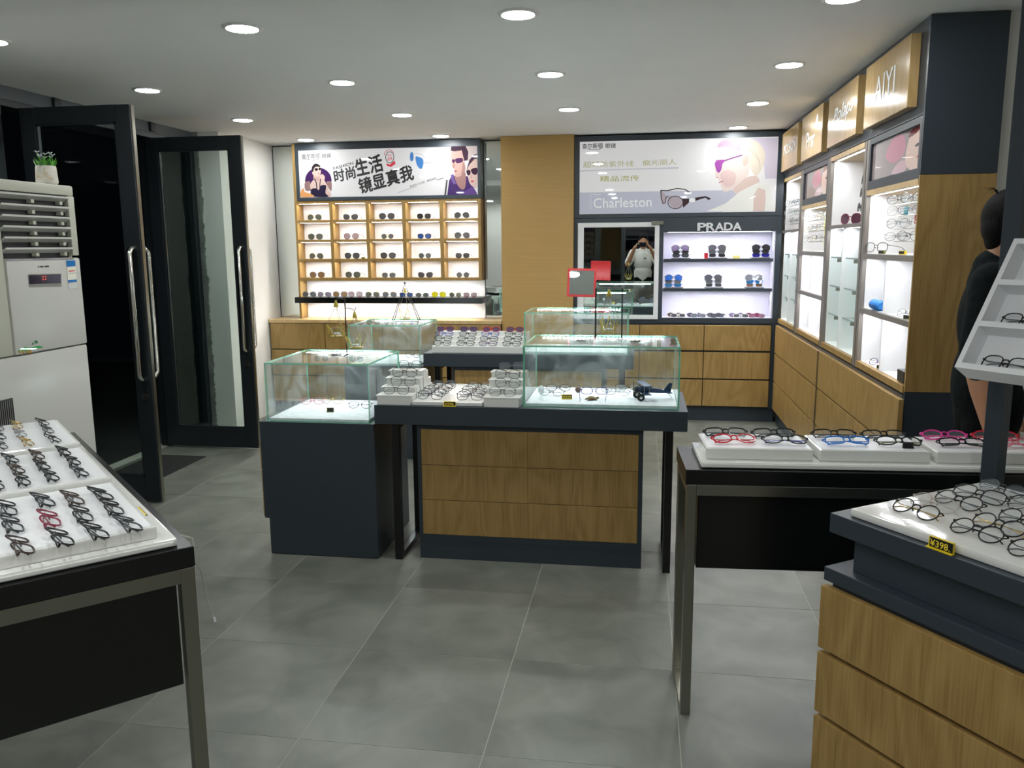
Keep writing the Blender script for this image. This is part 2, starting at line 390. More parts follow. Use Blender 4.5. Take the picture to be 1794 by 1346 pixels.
for y, ph in ((1.3, 'first'), (.1, 'second'), (-1.1, 'last')):
    for x in (-2.93, -1.715, -.515, .755):
        if x > 0 and y > 1: continue
        copy_thing(lp, label='round downlight, %s row of the dropped ceiling, %s' % (ph, lcol[x]), group='ceiling downlights', mx=Matrix.Translation((x, y, 2.41)))

# ================================================================== BACK WALL, LEFT: lit cubby shelf
Yu = 7.38
t = thing('base_cabinet', 'long low oak cabinet with pale top under the cubby shelf', 'cabinet', (-2.32, 7.25, 0))
obj('carcass', MB().box(-3.415, 7.275, .10, -1.225, 7.548, .855), 'laminate', t)
obj('plinth', MB().box(-3.415, 7.31, 0, -1.225, 7.54, .10), 'laminate', t)
obj('worktop', MB().box(-3.42, 7.25, .853, -1.224, 7.548, .885, .004), 'oak_light', t)
xs = [-3.412, -2.877, -2.325, -1.775, -1.228]
for i in range(4):
    for z0, z1 in ((.612, .848), (.365, .602), (.115, .355)):
        obj('drawer_front', MB().box(xs[i]+.003, 7.255, z0, xs[i+1]-.003, 7.274, z1, .002), 'oak', t)
for x0, x1, lab in ((-3.42, -3.168, 'tall narrow mirror panel in the corner by the white side wall'), (-1.415, -1.226, 'tall narrow mirror panel between cubby shelf and brown column')):
    t = thing('mirror_panel', lab, 'mirror', ((x0+x1)/2, 7.54, .886))
    obj('mirror_glass', MB().box(x0+.003, 7.53, .888, x1-.003, 7.545, 2.468), 'mirror', t)
    obj('edge_trim', MB().box(x0, 7.526, .886, x0+.003, 7.548, 2.474).box(x1-.003, 7.526, .886, x1, 7.548, 2.474).box(x0, 7.526, 2.468, x1, 7.548, 2.476), 'black', t)
S = thing('cubby_shelf', 'backlit oak cubby shelf of twenty cells with black ledge and banner', 'shelf', (-2.29, 7.46, .885))
obj('back_panel', MB().box(-3.16, 7.535, .886, -1.42, 7.548, 1.97), 'white_interior', S)
obj('side_panel', MB().box(-3.165, Yu, .886, -3.146, 7.534, 1.963), 'oak', S)
obj('side_panel', MB().box(-1.445, Yu, 1.237, -1.42, 7.534, 1.963), 'oak', S)
zb = [(1.937, 1.963), (1.765, 1.79), (1.588, 1.613), (1.412, 1.437), (1.237, 1.263)]
for z0, z1 in zb: obj('shelf_board', MB().box(-3.146, Yu+.002, z0, -1.445, 7.534, z1), 'oak', S)
cols = [(-3.146, -2.831), (-2.8, -2.485), (-2.455, -2.143), (-2.11, -1.796), (-1.762, -1.446)]
for k in range(4):
    for r in range(4): obj('divider', MB().box(cols[k][1], Yu+.001, zb[r+1][1], cols[k+1][0], 7.534, zb[r][0]), 'oak', S)
    obj('divider_edge', MB().box(cols[k][1]+.0005, Yu-.001, 1.262, cols[k+1][0]-.0005, Yu+.002, 1.938), 'oak', S)
for x0, x1 in cols:
    for r in range(4): obj('led_strip', MB().box(x0+.02, Yu+.02, zb[r][0]-.0002, x1-.02, Yu+.032, zb[r][0]+.002), 'led_warm', S)
obj('led_strip', MB().box(-3.12, Yu+.02, 1.2368, -1.47, Yu+.034, 1.239), 'led_warm', S)
obj('ledge', MB().box(-3.175, 7.30, 1.034, -1.40, 7.524, 1.087, .003), 'black_lacquer', S)
obj('led_strip', MB().box(-3.12, Yu+.02, 1.0338, -1.47, Yu+.034, 1.036), 'led_warm', S)
hd = obj('header_frame', MB().box(-3.136, Yu-.004, 1.965, -1.418, 7.534, 1.995).box(-3.136, Yu-.004, 2.414, -1.418, 7.534, 2.472).box(-3.136, Yu-.004, 1.995, -3.106, 7.534, 2.414).box(-1.444, Yu-.004, 1.995, -1.418, 7.534, 2.414), 'laminate', S)
obj('header_side', MB().box(-3.165, Yu, 1.964, -3.137, 7.534, 2.47), 'oak', S)
YP = Yu+.004
po = obj('banner', MB().box(-3.106, YP, 1.995, -1.444, YP+.01, 2.414), 'poster_white', S)

class Art:
    """flat print on a poster: outlines drawn in crop pixels, laid on plane ax=v in thin layers"""
    def __init__(s, parent, sc, ox, oy, ax, v, sign):
        s.p = parent; s.sc = sc; s.o = (ox, oy); s.ax = ax; s.v = v; s.sg = sign; s.k = 0
    def pt(s, x, y, k=None): return at((s.o[0]+x/s.sc, s.o[1]+y/s.sc), **{s.ax: s.v+s.sg*.00006*((s.k if k is None else k)+1)})
    def shape(s, name, m, pts, sm=True, keep=False):
        if not keep: s.k += 1
        q = smooth_pts(pts) if sm else pts
        return obj(name, MB().poly([s.pt(*p) for p in q]), m, s.p)
    def ell(s, name, m, cx, cy, rx, ry, rot=0, keep=False):
        return s.shape(name, m, [(cx+rx*math.cos(a)*math.cos(rot)-ry*math.sin(a)*math.sin(rot), cy+rx*math.cos(a)*math.sin(rot)+ry*math.sin(a)*math.cos(rot)) for a in [2*PI*i/28 for i in range(28)]], False, keep)
    def line(s, name, m, pts, w, keep=False):
        if not keep: s.k += 1
        a = []; b = []
        for i, p in enumerate(pts):
            p0 = Vector(pts[max(i-1, 0)]); p1 = Vector(pts[min(i+1, len(pts)-1)]); d = (p1-p0).normalized(); n = Vector((-d.y, d.x))*w/2
            a.append((p[0]+n.x, p[1]+n.y)); b.append((p[0]-n.x, p[1]-n.y))
        return obj(name, MB().poly([s.pt(*q) for q in a+b[::-1]]), m, s.p)
    def ring(s, name, m, cx, cy, rx, ry, w, a0=0, a1=2*PI):
        s.k += 1; mb = MB(); n = 32
        for i in range(n):
            q = [(a0+(a1-a0)*(i+d)/n) for d in (0, 1)]
            mb.poly([s.pt(cx+(rx+e)*math.cos(a), cy+(ry+e)*math.sin(a)) for a, e in ((q[0], 0), (q[1], 0), (q[1], w), (q[0], w))])
        return obj(name, mb, m, s.p)
    def text(s, name, body, m, bl, br, tl, bold=0.):
        s.k += 1; o = s.pt(*bl); return text(name, body, m, s.p, o, s.pt(*br)-o, s.pt(*tl)-o, bold)
# banner art (crop 510,240 at x9.967; second crop starts at 670)
A = Art(po, 9.967, 510, 240, 'y', YP, -1)
skin = P('skin', (214, 186, 176)); A.ell('disc', P('violet', (72, 42, 92)), 475, 760, 232, 225)
A.shape('dish', P('rust', (150, 120, 118)), [(240, 800), (330, 780), (330, 930), (250, 930)]); A.shape('dish', P('rust', (150, 120, 118)), [(620, 780), (705, 790), (700, 950), (640, 860)], keep=True)
A.shape('shoulders', skin, [(330, 840), (400, 740), (500, 700), (580, 780), (640, 900), (690, 1040), (340, 1040), (345, 930)])
A.shape('neck', P('nose_w', (196, 164, 156)), [(405, 640), (500, 640), (510, 760), (400, 760)]); A.shape('face', skin, [(380, 560), (400, 500), (470, 490), (515, 540), (515, 640), (480, 690), (420, 690), (370, 640)])
A.shape('hair', P('hair_dark', (52, 44, 50)), [(362, 590), (365, 520), (420, 465), (480, 480), (515, 525), (440, 520), (400, 550), (385, 610)])
A.ell('lens_print', P('lens_dark', (50, 40, 48)), 440, 568, 30, 26); A.ell('lens_print', P('lens_dark', (50, 40, 48)), 500, 558, 20, 26, keep=True)
A.shape('lips', P('lips', (190, 90, 100)), [(460, 640), (480, 630), (498, 637), (480, 645)])
A.shape('hand_print', skin, [(500, 690), (545, 650), (590, 700), (585, 760), (660, 900), (600, 900), (520, 780)])
A.line('strap', P('dress', (48, 42, 66)), [(408, 730), (440, 800), (450, 900)], 16); A.line('strap', P('dress', (48, 42, 66)), [(520, 730), (505, 800), (500, 880)], 14); A.shape('dress', P('dress', (48, 42, 66)), [(345, 930), (380, 900), (450, 900), (480, 930), (520, 850), (610, 850), (600, 980), (650, 1045), (400, 1045), (350, 1000)])
A.shape('peach', P('orange', (226, 160, 100)), [(165, 1048), (180, 930), (220, 900), (240, 960), (330, 990), (400, 1040)])
A.text('logo_print', '查尔斯顿', 'ink', (186, 392), (508, 375), (183, 302), .012); A.text('logo_print', '眼镜', 'ink', (540, 376), (694, 366), (538, 296), .012)
A.line('logo_swash', 'ink', [(240, 385), (330, 398), (400, 402), (450, 395), (478, 372)], 8)
A.text('slogan', 'FASHION', 'ink_dark', (745, 578), (1090, 478), (733, 530), .015)
A.text('slogan', '时尚', 'ink_dark', (770, 800), (1130, 715), (735, 590), .03); A.text('slogan', '生活', 'ink_dark', (1160, 695), (1620, 590), (1095, 405), .03)
A.text('slogan', '镜显真我', 'ink_dark', (1215, 1000), (2150, 742), (1160, 740), .03)
B = Art(po, 9.967, 670, 240, 'y', YP, -1); B.k = A.k
B.ring('stamp_ring', P('ink_soft', (96, 96, 96)), 128, 355, 66, 90, 13); B.ring('stamp_arc', P('stamp', (214, 70, 84)), 118, 330, 82, 100, 10, PI*1.05, PI*1.85)
B.shape('ribbon', P('stamp', (214, 70, 84)), [(65, 460), (130, 480), (215, 410), (228, 470), (150, 525), (80, 505)], False)
B.text('stamp_text', '专业', P('stamp', (214, 70, 84)), (88, 352), (160, 340), (86, 300), .01); B.text('stamp_text', '配镜', P('stamp', (214, 70, 84)), (92, 416), (175, 402), (90, 362), .01)
B.ell('lens_blue', P('blue_lens', (76, 132, 196)), 512, 345, 33, 82); B.shape('lens_blue', P('blue_lens', (76, 132, 196)), [(580, 345), (650, 355), (705, 385), (715, 470), (685, 555), (640, 540), (595, 470)], keep=True)
B.line('wire', P('ink_soft', (96, 96, 96)), [(715, 460), (820, 450), (905, 425)], 5); B.line('wire', P('ink_soft', (96, 96, 96)), [(545, 300), (620, 290), (700, 320), (740, 370)], 4)
B.text('small_print', '制造不凡行迹，展现自我', 'ink', (485, 885), (945, 735), (480, 850), .004); B.line('rule', P('ink_soft', (120, 120, 120)), [(270, 975), (600, 860)], 5); B.line('rule', 'ink', [(950, 755), (1070, 715)], 10)
ms = P('skin_m', (205, 168, 158)); B.shape('backdrop', P('pale', (206, 190, 188)), [(1450, 160), (1650, 150), (1650, 420), (1450, 420)], False)
B.shape('jacket', P('jacket', (78, 56, 110)), [(1130, 1020), (1165, 760), (1230, 640), (1300, 760), (1480, 680), (1560, 850), (1650, 1000), (1650, 1020)], False)
B.shape('neck', P('neck_m', (168, 128, 126)), [(1265, 660), (1440, 600), (1450, 860), (1390, 920), (1300, 820)])
B.shape('face', ms, [(1215, 240), (1380, 220), (1420, 380), (1450, 560), (1400, 660), (1300, 700), (1255, 640), (1250, 560), (1210, 500), (1200, 380)])
B.shape('hair', P('hair_v', (74, 54, 70)), [(1190, 240), (1200, 165), (1450, 158), (1500, 260), (1490, 400), (1430, 420), (1400, 300), (1385, 235), (1260, 250)], False)
B.shape('lens_print', P('lens_v', (84, 50, 88)), [(1215, 400), (1260, 395), (1262, 440), (1230, 455)]); B.shape('lens_print', P('lens_v', (84, 50, 88)), [(1270, 385), (1390, 370), (1400, 430), (1300, 460)], keep=True)
B.shape('nose', P('nose_m', (178, 138, 132)), [(1240, 455), (1262, 460), (1262, 530), (1238, 545), (1226, 525)]); B.shape('cheek', P('nose_m', (178, 138, 132)), [(1400, 440), (1445, 520), (1425, 630), (1370, 670), (1395, 570)]); B.shape('lips', P('lips_m', (168, 100, 104)), [(1250, 592), (1280, 584), (1305, 598), (1275, 612)]); B.line('collar', P('jacket_light', (120, 96, 160)), [(1215, 660), (1230, 760), (1270, 820)], 46)
B.shape('hair', P('hair_v', (74, 54, 70)), [(1470, 560), (1520, 400), (1600, 310), (1650, 300), (1650, 620), (1500, 640)], False)
B.shape('face', skin, [(1480, 560), (1550, 450), (1650, 400), (1650, 860), (1580, 870), (1520, 800), (1490, 680)])
B.shape('lens_print', P('lens_w', (66, 44, 62)), [(1465, 590), (1530, 580), (1535, 650), (1490, 670)]); B.shape('lens_print', P('lens_w', (66, 44, 62)), [(1545, 570), (1650, 540), (1650, 650), (1580, 650)], keep=True)
B.shape('nose', P('nose_w', (196, 164, 156)), [(1545, 660), (1562, 660), (1566, 715), (1540, 725)]); B.shape('lips', P('lips', (190, 90, 100)), [(1538, 770), (1570, 758), (1598, 775), (1570, 794)])
B.shape('shirt', P('violet2', (104, 76, 140)), [(1380, 1000), (1460, 930), (1580, 860), (1650, 980), (1650, 1020), (1390, 1020)], False)
B.shape('stripe', 'ink', [(1080, 1020), (1112, 755), (1140, 750), (1110, 1020)], False)

# ================================================================== BACK WALL, RIGHT: banner, mirror, brand shelf, drawers
Yr = 7.35
D = thing('back_display_cabinet', 'dark grey cabinet wall with banner, lit brand shelves and oak drawers', 'cabinet', (.29, 7.45, 0))
xa, xb = -.584, 1.166
mb = MB(); bx = lambda x0, z0, x1, z1, y0=Yr, y1=7.546: mb.box(x0, y0, z0, x1, y1, z1)
bx(xa, 2.421, xb, 2.466); bx(xa, 1.811, -.54, 2.421); bx(1.107, 1.811, xb, 2.421); bx(xa, 1.777, xb, 1.811)
obj('banner_frame', mb, 'laminate', D)
mb = MB(); bx(xa, 1.738, .186, 1.774); bx(xa, .868, -.553, 1.738); bx(xa, .868, .186, .905); bx(.15, .905, .186, 1.738); bx(-.553, .905, .15, 1.738, 7.44)
obj('mirror_surround', mb, 'laminate', D)
mb = MB(); bx(.187, 1.648, xb, 1.774); bx(1.12, .868, xb, 1.648); bx(.187, .868, 1.12, .912)
obj('shelf_surround', mb, 'laminate', D)
obj('shelf_back', MB().box(.187, 7.53, .912, 1.12, 7.546, 1.648), 'white_cool', D)
obj('shelf_side', MB().box(1.108, 7.36, .912, 1.12, 7.53, 1.648), 'white_cool', D); obj('shelf_side', MB().box(.186, 7.36, .912, .19, 7.53, 1.648), 'white_cool', D)
for z in (1.396, 1.142): obj('shelf_board', MB().box(.19, Yr+.002, z, 1.108, 7.53, z+.025), 'laminate', D); obj('shelf_liner', MB().box(.19, Yr+.03, z+.0252, 1.108, 7.53, z+.0262), 'white_cool', D)
obj('shelf_liner', MB().box(.19, Yr+.02, .9122, 1.108, 7.53, .9132), 'white_cool', D)
for z in (1.648, 1.396, 1.142): obj('led_strip', MB().box(.22, Yr+.014, z-.0002, 1.09, Yr+.026, z+.002), 'led_shelf', D)
for i, ch in enumerate('PRADA'):
    x0 = .473+.0735*i; obj_ = text('letter', ch, 'letter_silver', D, (x0, Yr-.0005, 1.66), (.066, 0, 0), (0, 0, .063), .028, .008)
xs = [-.58, -.003, .551, 1.115]
obj('drawer_carcass', MB().box(xa, 7.36, .12, xb, 7.546, .866), 'laminate_edge', D); obj('plinth', MB().box(xa, 7.375, 0, xb, 7.546, .12), 'laminate', D); obj('end_post', MB().box(1.119, Yr, .12, xb, 7.36, .867), 'laminate', D)
for i in range(3):
    for z0, z1 in ((.631, .849), (.383, .614), (.138, .370)): obj('drawer_front', MB().box(xs[i]+.003, 7.332, z0, xs[i+1]-.003, 7.36, z1, .002), 'oak', D)
Yb2 = Yr+.006
po2 = obj('banner', MB().box(-.54, Yb2, 1.811, 1.107, Yb2+.01, 2.421), 'poster_white', D)
A = Art(po2, 8.973, 1005, 235, 'y', Yb2, -1)
A.shape('band', P('band_grey', (196, 196, 206)), [(96, 570), (1640, 520), (1650, 545), (800, 560), (100, 590)], False); A.shape('band', P('band_blue', (190, 192, 206)), [(95, 920), (1300, 900), (2500, 880), (2700, 1100), (2300, 1235), (90, 1250)], False)
A.text('logo_print', '查尔斯顿', 'ink', (138, 232), (460, 222), (135, 150), .012); A.text('logo_print', '眼镜', 'ink', (500, 222), (662, 220), (500, 145), .012)
A.line('logo_swash', 'ink', [(220, 232), (300, 245), (380, 246), (420, 230), (455, 205)], 8)
og = P('olive', (176, 176, 110)); A.text('slogan', '超轻防紫外线', og, (150, 530), (945, 510), (150, 435)); A.text('slogan', '偏光丽人', og, (1080, 500), (1615, 478), (1075, 410))
A.text('slogan', '精品流传', og, (415, 750), (1030, 735), (415, 660), .01)
A.text('slogan', 'Charleston', P('white_ink', (236, 238, 236)), (315, 1165), (1225, 1140), (312, 1010), .004); A.line('frame_line', P('white_ink', (236, 238, 236)), [(270, 1185), (268, 950), (430, 945)], 6)
B = Art(po2, 8.973, 1180, 235, 'y', Yb2, -1); B.k = A.k
dk = P('frame_dark', (66, 52, 56)); vi = P('lens_tint', (178, 166, 172))
B.shape('spectacle_lens', vi, [(-90, 985), (20, 980), (125, 1020), (145, 1090), (100, 1165), (20, 1170), (-50, 1110)]); B.ring('spectacle_rim', dk, 30, 1075, 112, 92, 12)
B.shape('spectacle_lens', vi, [(-195, 900), (-160, 920), (-115, 985), (-130, 1090), (-170, 1090)]); B.line('spectacle_rim', dk, [(-200, 880), (-195, 1000), (-165, 1095), (-130, 1080), (-115, 990), (-80, 975)], 14)
B.shape('spectacle_arm', dk, [(140, 1020), (250, 1015), (240, 1080), (150, 1160)], False); B.shape('spectacle_arm', dk, [(340, 1000), (500, 975), (590, 1010), (555, 1040), (500, 1000), (345, 1050)], False)
B.line('spectacle_arm', dk, [(-200, 885), (-100, 890), (60, 855), (180, 870), (280, 930)], 16); B.ell('clasp', P('white_ink', (236, 238, 236)), 292, 1040, 48, 34)
pk = P('skin_pale', (226, 210, 204)); B.shape('glow', P('lilac', (206, 198, 214)), [(1200, 60), (1640, 55), (1620, 700), (1440, 700), (1400, 250)], False)
B.shape('neck', P('skin_rose', (216, 194, 186)), [(940, 820), (1100, 700), (1300, 660), (1330, 800), (1000, 940)])
B.shape('face', pk, [(690, 250), (800, 210), (1060, 260), (1180, 400), (1180, 620), (1050, 760), (900, 880), (790, 900), (745, 820), (735, 760), (690, 700), (650, 670), (660, 600), (640, 480)])
B.shape('hair', P('blonde', (222, 212, 196)), [(680, 230), (720, 120), (860, 70), (1150, 62), (1350, 150), (1440, 320), (1400, 520), (1300, 660), (1220, 560), (1180, 420), (1170, 330), (1090, 310), (900, 240), (780, 205)])
B.shape('hair_shade', P('mauve', (190, 160, 182)), [(690, 215), (730, 130), (860, 85), (1000, 140), (1060, 250), (960, 260), (820, 200)])
for k in range(5): B.line('strand', P('strand', (200, 188, 172)), [(820+60*k, 90+20*k), (1050+40*k, 130+30*k), (1280+20*k, 260+50*k), (1360, 420+40*k)], 6)
B.shape('cheek', P('cheek_p', (216, 190, 186)), [(740, 620), (860, 560), (980, 640), (940, 800), (820, 830), (760, 740)]); B.ell('ear', P('skin_ear', (214, 186, 176)), 1130, 410, 48, 92, .15)
B.shape('lens_violet', P('lens_violet', (160, 84, 164)), [(650, 430), (720, 405), (815, 410), (770, 470), (750, 560), (710, 610), (670, 560)])
B.line('temple_print', P('temple_v', (130, 84, 136)), [(800, 420), (900, 385), (1080, 330)], 22)
B.ell('nostril', P('lips2', (180, 110, 116)), 688, 680, 12, 6); B.line('lip', P('lips2', (180, 110, 116)), [(715, 765), (750, 748), (785, 740)], 14)
B.shape('cloth', P('cloth', (230, 230, 224)), [(520, 1215), (820, 1090), (1050, 900), (1330, 760), (1500, 800), (1600, 1200), (1200, 1215)], False)
B.shape('arm_print', P('skin_rose', (216, 194, 186)), [(1250, 1215), (1260, 960), (1330, 840), (1440, 880), (1450, 1000), (1430, 1215)], False)

R = thing('framed_mirror', 'square white-framed mirror with corner hinge beside the lit brand shelves', 'mirror', (-.2, 7.34, .9))
obj('frame', MB().box(-.551, 7.325, .900, -.499, Yr-.0005, 1.735, .003).box(.111, 7.325, .900, .15, Yr-.0005, 1.735, .003).box(-.499, 7.325, 1.695, .111, Yr-.0005, 1.735, .003).box(-.499, 7.325, .900, .111, Yr-.0005, .938, .003), 'white_lacquer', R)
obj('mirror_glass', MB().box(-.50, 7.332, .937, .112, 7.338, 1.696), 'mirror', R)
obj('hinge', MB().box(.08, 7.312, 1.712, .182, 7.326, 1.744, .002), 'chrome_worn', R)
# ================================================================== RIGHT WALL UNIT
X0, X1 = 1.17, 1.472
obj_f = thing('fascia', 'long dark grey fascia panel over the lit wall bays', 'fascia', (1.3, 5.6, 2.08))
obj('panel', MB().box(X0, 3.865, 2.082, X1, 7.348, CEIL-.003), 'laminate', obj_f)
signs = [('AIYI', 3.958, 4.685, 'sign reading AIYI in tall thin white capitals', (.26, .72, .33, .72)), ('Polaps', 4.846, 5.552, 'sign with a white handwritten script name', (.2, .85, .3, .68)),
         ('Prsr', 5.72, 6.42, 'sign reading Prsr under a small white leaf', (.28, .7, .2, .58)), ('MOLSION', 6.58, 7.28, 'sign reading MOLSION in small white capitals', (.14, .88, .4, .66))]
for body, y0, y1, lab, (a, b, c, d) in signs:
    t = thing('brand_sign', 'square oak '+lab, 'sign', (1.14, (y0+y1)/2, 2.125), group='oak signs on the fascia')
    obj('board', MB().box(1.128, y0, 2.125, X0-.001, y1, 2.43, .002), 'oak_gloss', t)
    L_ = y1-y0; o = Vector((1.1275, y1-a*L_, 2.125+.305*c)); ux = Vector((0, -(b-a)*L_, 0)); uy = Vector((0, 0, .305*(d-c)))
    if body == 'Polaps': uy = uy+ux*.12; ux = ux+Vector((0, 0, .02))
    text('lettering', body, 'white_lacquer', t, o, ux, uy, .004 if body != 'AIYI' else -.004, .002, 1.0)
    if body == 'Prsr':
        q = [(.66, .62), (.70, .74), (.76, .86), (.8, .74), (.76, .62)]
        obj('leaf_mark', MB().poly([(1.1268, y1-u*L_, 2.125+.305*v) for u, v in smooth_pts(q, 3)]), 'white_lacquer', t)
bays = [(1, 6.615, 7.345, 2.05, 'far tall bay in the corner with brand shelves'), (2, 5.68, 6.515, 1.79, 'bay under the small banner beside the corner bay'),
        (3, 4.80, 5.60, 2.05, 'tall bay between the two banner bays'), (4, 3.868, 4.70, 1.79, 'bay under the larger pink banner at the open end')]
BAY = {}
for n, y0, y1, zt, lab in bays:
    t = thing('wall_bay', 'brightly lit white wall '+lab, 'display bay', (1.3, (y0+y1)/2, .87)); BAY[n] = t
    e0 = 3.866 if n == 4 else y0-.045; e1 = 7.347 if n == 1 else y1+.045
    if n == 2: e1 = 6.567
    obj('back_panel', MB().box(X1-.012, y0, .915, X1, y1, zt), 'white_interior', t)
    for a, b in ((e0, y0), (y1, e1)):
        if b-a > .004: obj('upright', MB().box(X0, a+.001, .875, X1-.012, b-.001, 2.078), 'taupe', t)
        s = 1 if a == y1 else -1; yy = y1 if s > 0 else y0
        obj('side_lining', MB().box(X0+.02, yy-.004 if s > 0 else yy, .915, X1-.012, yy if s > 0 else yy+.004, zt), 'white_interior', t)
    obj('bottom_board', MB().box(X0-.004, y0, .88, X1-.012, y1, .913), 'oak', t)
    obj('bottom_liner', MB().box(X0+.02, y0, .9132, X1-.012, y1, .916), 'white_interior', t)
    obj('top_board', MB().box(X0-.002, y0, zt, X1-.012, y1, zt+.026), 'oak_light', t)
    obj('led_strip', MB().box(X0+.03, y0+.03, zt-.0002, X0+.042, y1-.03, zt+.002), 'led_cool', t)
    ym = (y0+y1)/2+.02
    if n in (1, 3):
        zs = 1.632
        obj('shelf_board', MB().box(X0, y0, zs, X1-.012, y1, zs+.022), 'taupe', t)
        obj('divider', MB().box(X0+.01, ym-.006, .916, X1-.012, ym+.006, zs), 'white_interior', t)
        obj('led_strip', MB().box(X0+.03, y0+.03, zs-.0002, X0+.042, ym-.03, zs+.002), 'led_cool', t); obj('led_strip', MB().box(X0+.03, ym+.03, zs-.0002, X0+.042, y1-.03, zs+.002), 'led_cool', t)
        for zg in (1.452, 1.274, 1.096):
            for a, b in ((y0, ym-.006), (ym+.006, y1)):
                g = obj('glass_shelf', MB().pane(X0+.03, a, zg, X1-.014, b, zg+.008), ['glass_shelf', 'glass_edge_grey'], t)
                obj('shelf_clip', MB().box(X0+.03, (a+b)/2-.014, zg-.022, X0+.05, (a+b)/2+.014, zg, .002), 'chrome_worn', g)
    else:
        for zs in (1.462, 1.175):
            obj('shelf_board', MB().box(X0, y0, zs, X1-.012, y1, zs+.026), 'taupe', t); obj('shelf_liner', MB().box(X0+.02, y0, zs+.0262, X1-.012, y1, zs+.0275), 'white_interior', t)
            for a, b in ((y0, ym-.006), (ym+.006, y1)): obj('led_strip', MB().box(X0+.03, a+.03, zs-.0002, X0+.042, b-.03, zs+.002), 'led_cool', t)
        obj('divider', MB().box(X0+.01, ym-.006, .916, X1-.012, ym+.006, 1.175), 'white_interior', t); obj('divider', MB().box(X0+.01, ym-.006, 1.2025, X1-.012, ym+.006, 1.462), 'white_interior', t)
        mb = MB(); z0, z1 = zt+.027, 2.078
        mb.box(X0, y0, z0, X0+.04, y1, z0+.045).box(X0, y0, z1-.03, X0+.04, y1, z1).box(X0, y0, z0+.045, X0+.04, y0+.03, z1-.03).box(X0, y1-.03, z0+.045, X0+.04, y1, z1-.03)
        f = obj('banner_frame', mb, 'laminate', t)
        b = obj('banner', MB().box(X0+.012, y0+.03, z0+.045, X0+.02, y1-.03, z1-.03), P('taupe_pic', (150, 138, 138)), t)
        A = Art(b, 1, 0, 0, 'x', X0+.012, -1)
        def yz(y, z):
            return (y0+.03+(1-y)*(y1-y0-.06), z0+.045+z*(z1-z0-.075))
        def sh(name, m, pts, k):
            obj(name, MB().poly([(X0+.0118-.0002*k, *yz(*p)) for p in smooth_pts(pts, 3)]), m, b)
        sh('flower', P('pinkart', (196, 128, 148)), [(.3, .55), (.45, .95), (.66, .9), (.7, .5), (.5, .3)], 1)
        sh('sleeve', P('pinkart2', (206, 170, 180)), [(.45, .05), (.6, .3), (.75, .25), (.72, .03)], 2)
        sh('face', P('skin2', (222, 190, 178)), [(.72, .3), (.76, .75), (.86, .97), (.99, .97), (.99, .05), (.8, .05)], 3)
        sh('hair', P('hair_red', (120, 60, 60)), [(.76, .8), (.82, .98), (.99, .98), (.9, .85)], 4)
        sh('eye', P('hair2', (52, 44, 50)), [(.88, .55), (.93, .6), (.98, .57), (.93, .52)], 5)
        sh('lips', P('lips3', (190, 90, 100)), [(.92, .28), (.97, .31), (.98, .26)], 6)
t = thing('low_drawer_cabinet', 'long run of oak drawers under the lit wall bays', 'cabinet', (1.3, 5.6, 0))
obj('carcass', MB().box(1.168, 3.87, .11, X1, 7.33, .872), 'laminate_edge', t); obj('plinth', MB().box(1.185, 3.88, 0, X1, 7.36, .11), 'laminate', t)
for z0, z1, ys in ((.62, .855, (3.84, 5.56, 6.744, 7.325)), (.375, .61, (3.84, 4.60, 5.56, 6.744, 7.325)), (.13, .365, (3.84, 4.60, 5.56, 6.744, 7.325))):
    for a, b in zip(ys[:-1], ys[1:]): obj('drawer_front', MB().box(1.146, a+.003, z0, 1.168, b-.003, z1, .002), 'oak', t)
obj('joint_strip', MB().box(1.14, 5.548, .11, 1.146, 5.572, .858), 'chrome_worn', t)
t = thing('end_panel', 'end panel of the wall unit, dark above and below an oak panel', 'panel', (1.32, 3.86, 0))
obj('upper_panel', MB().box(X0, 3.85, 1.832, 1.475, 3.864, CEIL-.003), 'laminate', t); obj('oak_panel', MB().box(X0, 3.85, .889, 1.475, 3.864, 1.83), 'oak', t); obj('lower_panel', MB().box(X0, 3.85, 0, 1.475, 3.864, .887), 'laminate', t)

# ================================================================== EYEWEAR
clear = lensmat('lens_clear', (225, 235, 240), .10)
for k, (rgb, op) in dict(green=((70, 84, 62), .8), grey=((74, 76, 82), .82), black=((22, 22, 26), .92), brown=((150, 100, 40), .8), amber=((170, 118, 40), .8), purple=((112, 90, 130), .75), pink=((150, 100, 118), .65),
                         blue=((40, 100, 190), .85), cyan=((40, 140, 200), .85), yellow=((245, 235, 20), .9), navy=((20, 24, 170), .9), steel=((104, 112, 116), .8), plum=((92, 40, 66), .88)).items(): lensmat('lens_'+k, tuple((.8 if k != 'yellow' else 1.)*v for v in rgb), min(.97, op+.13))
for k, rgb in dict(black=(16, 16, 18), brown=(70, 44, 28), tort=(60, 46, 40), violet=(78, 44, 96), red=(200, 28, 52), blue=(36, 120, 205), navy=(30, 34, 140), pink=(222, 60, 150), rose=(220, 120, 135), wine=(130, 30, 60), white=(228, 228, 222), olive=(110, 108, 40), pale=(176, 166, 156), grey=(120, 122, 124)).items(): mat('fr_'+k, rgb, .25)
mat('fr_gold', (200, 170, 100), .25, metal=1); mat('fr_silver', (170, 172, 176), .22, metal=1); mat('fr_gun', (78, 80, 84), .28, metal=1)
SHAPES = dict(round=(.0235, .0225, 2.0), oval=(.0265, .0195, 2.2), rect=(.027, .0165, 3.2), square=(.0265, .0215, 3.0), aviator=(.029, .0255, 2.3), big=(.031, .0265, 2.4), cat=(.029, .023, 2.5))
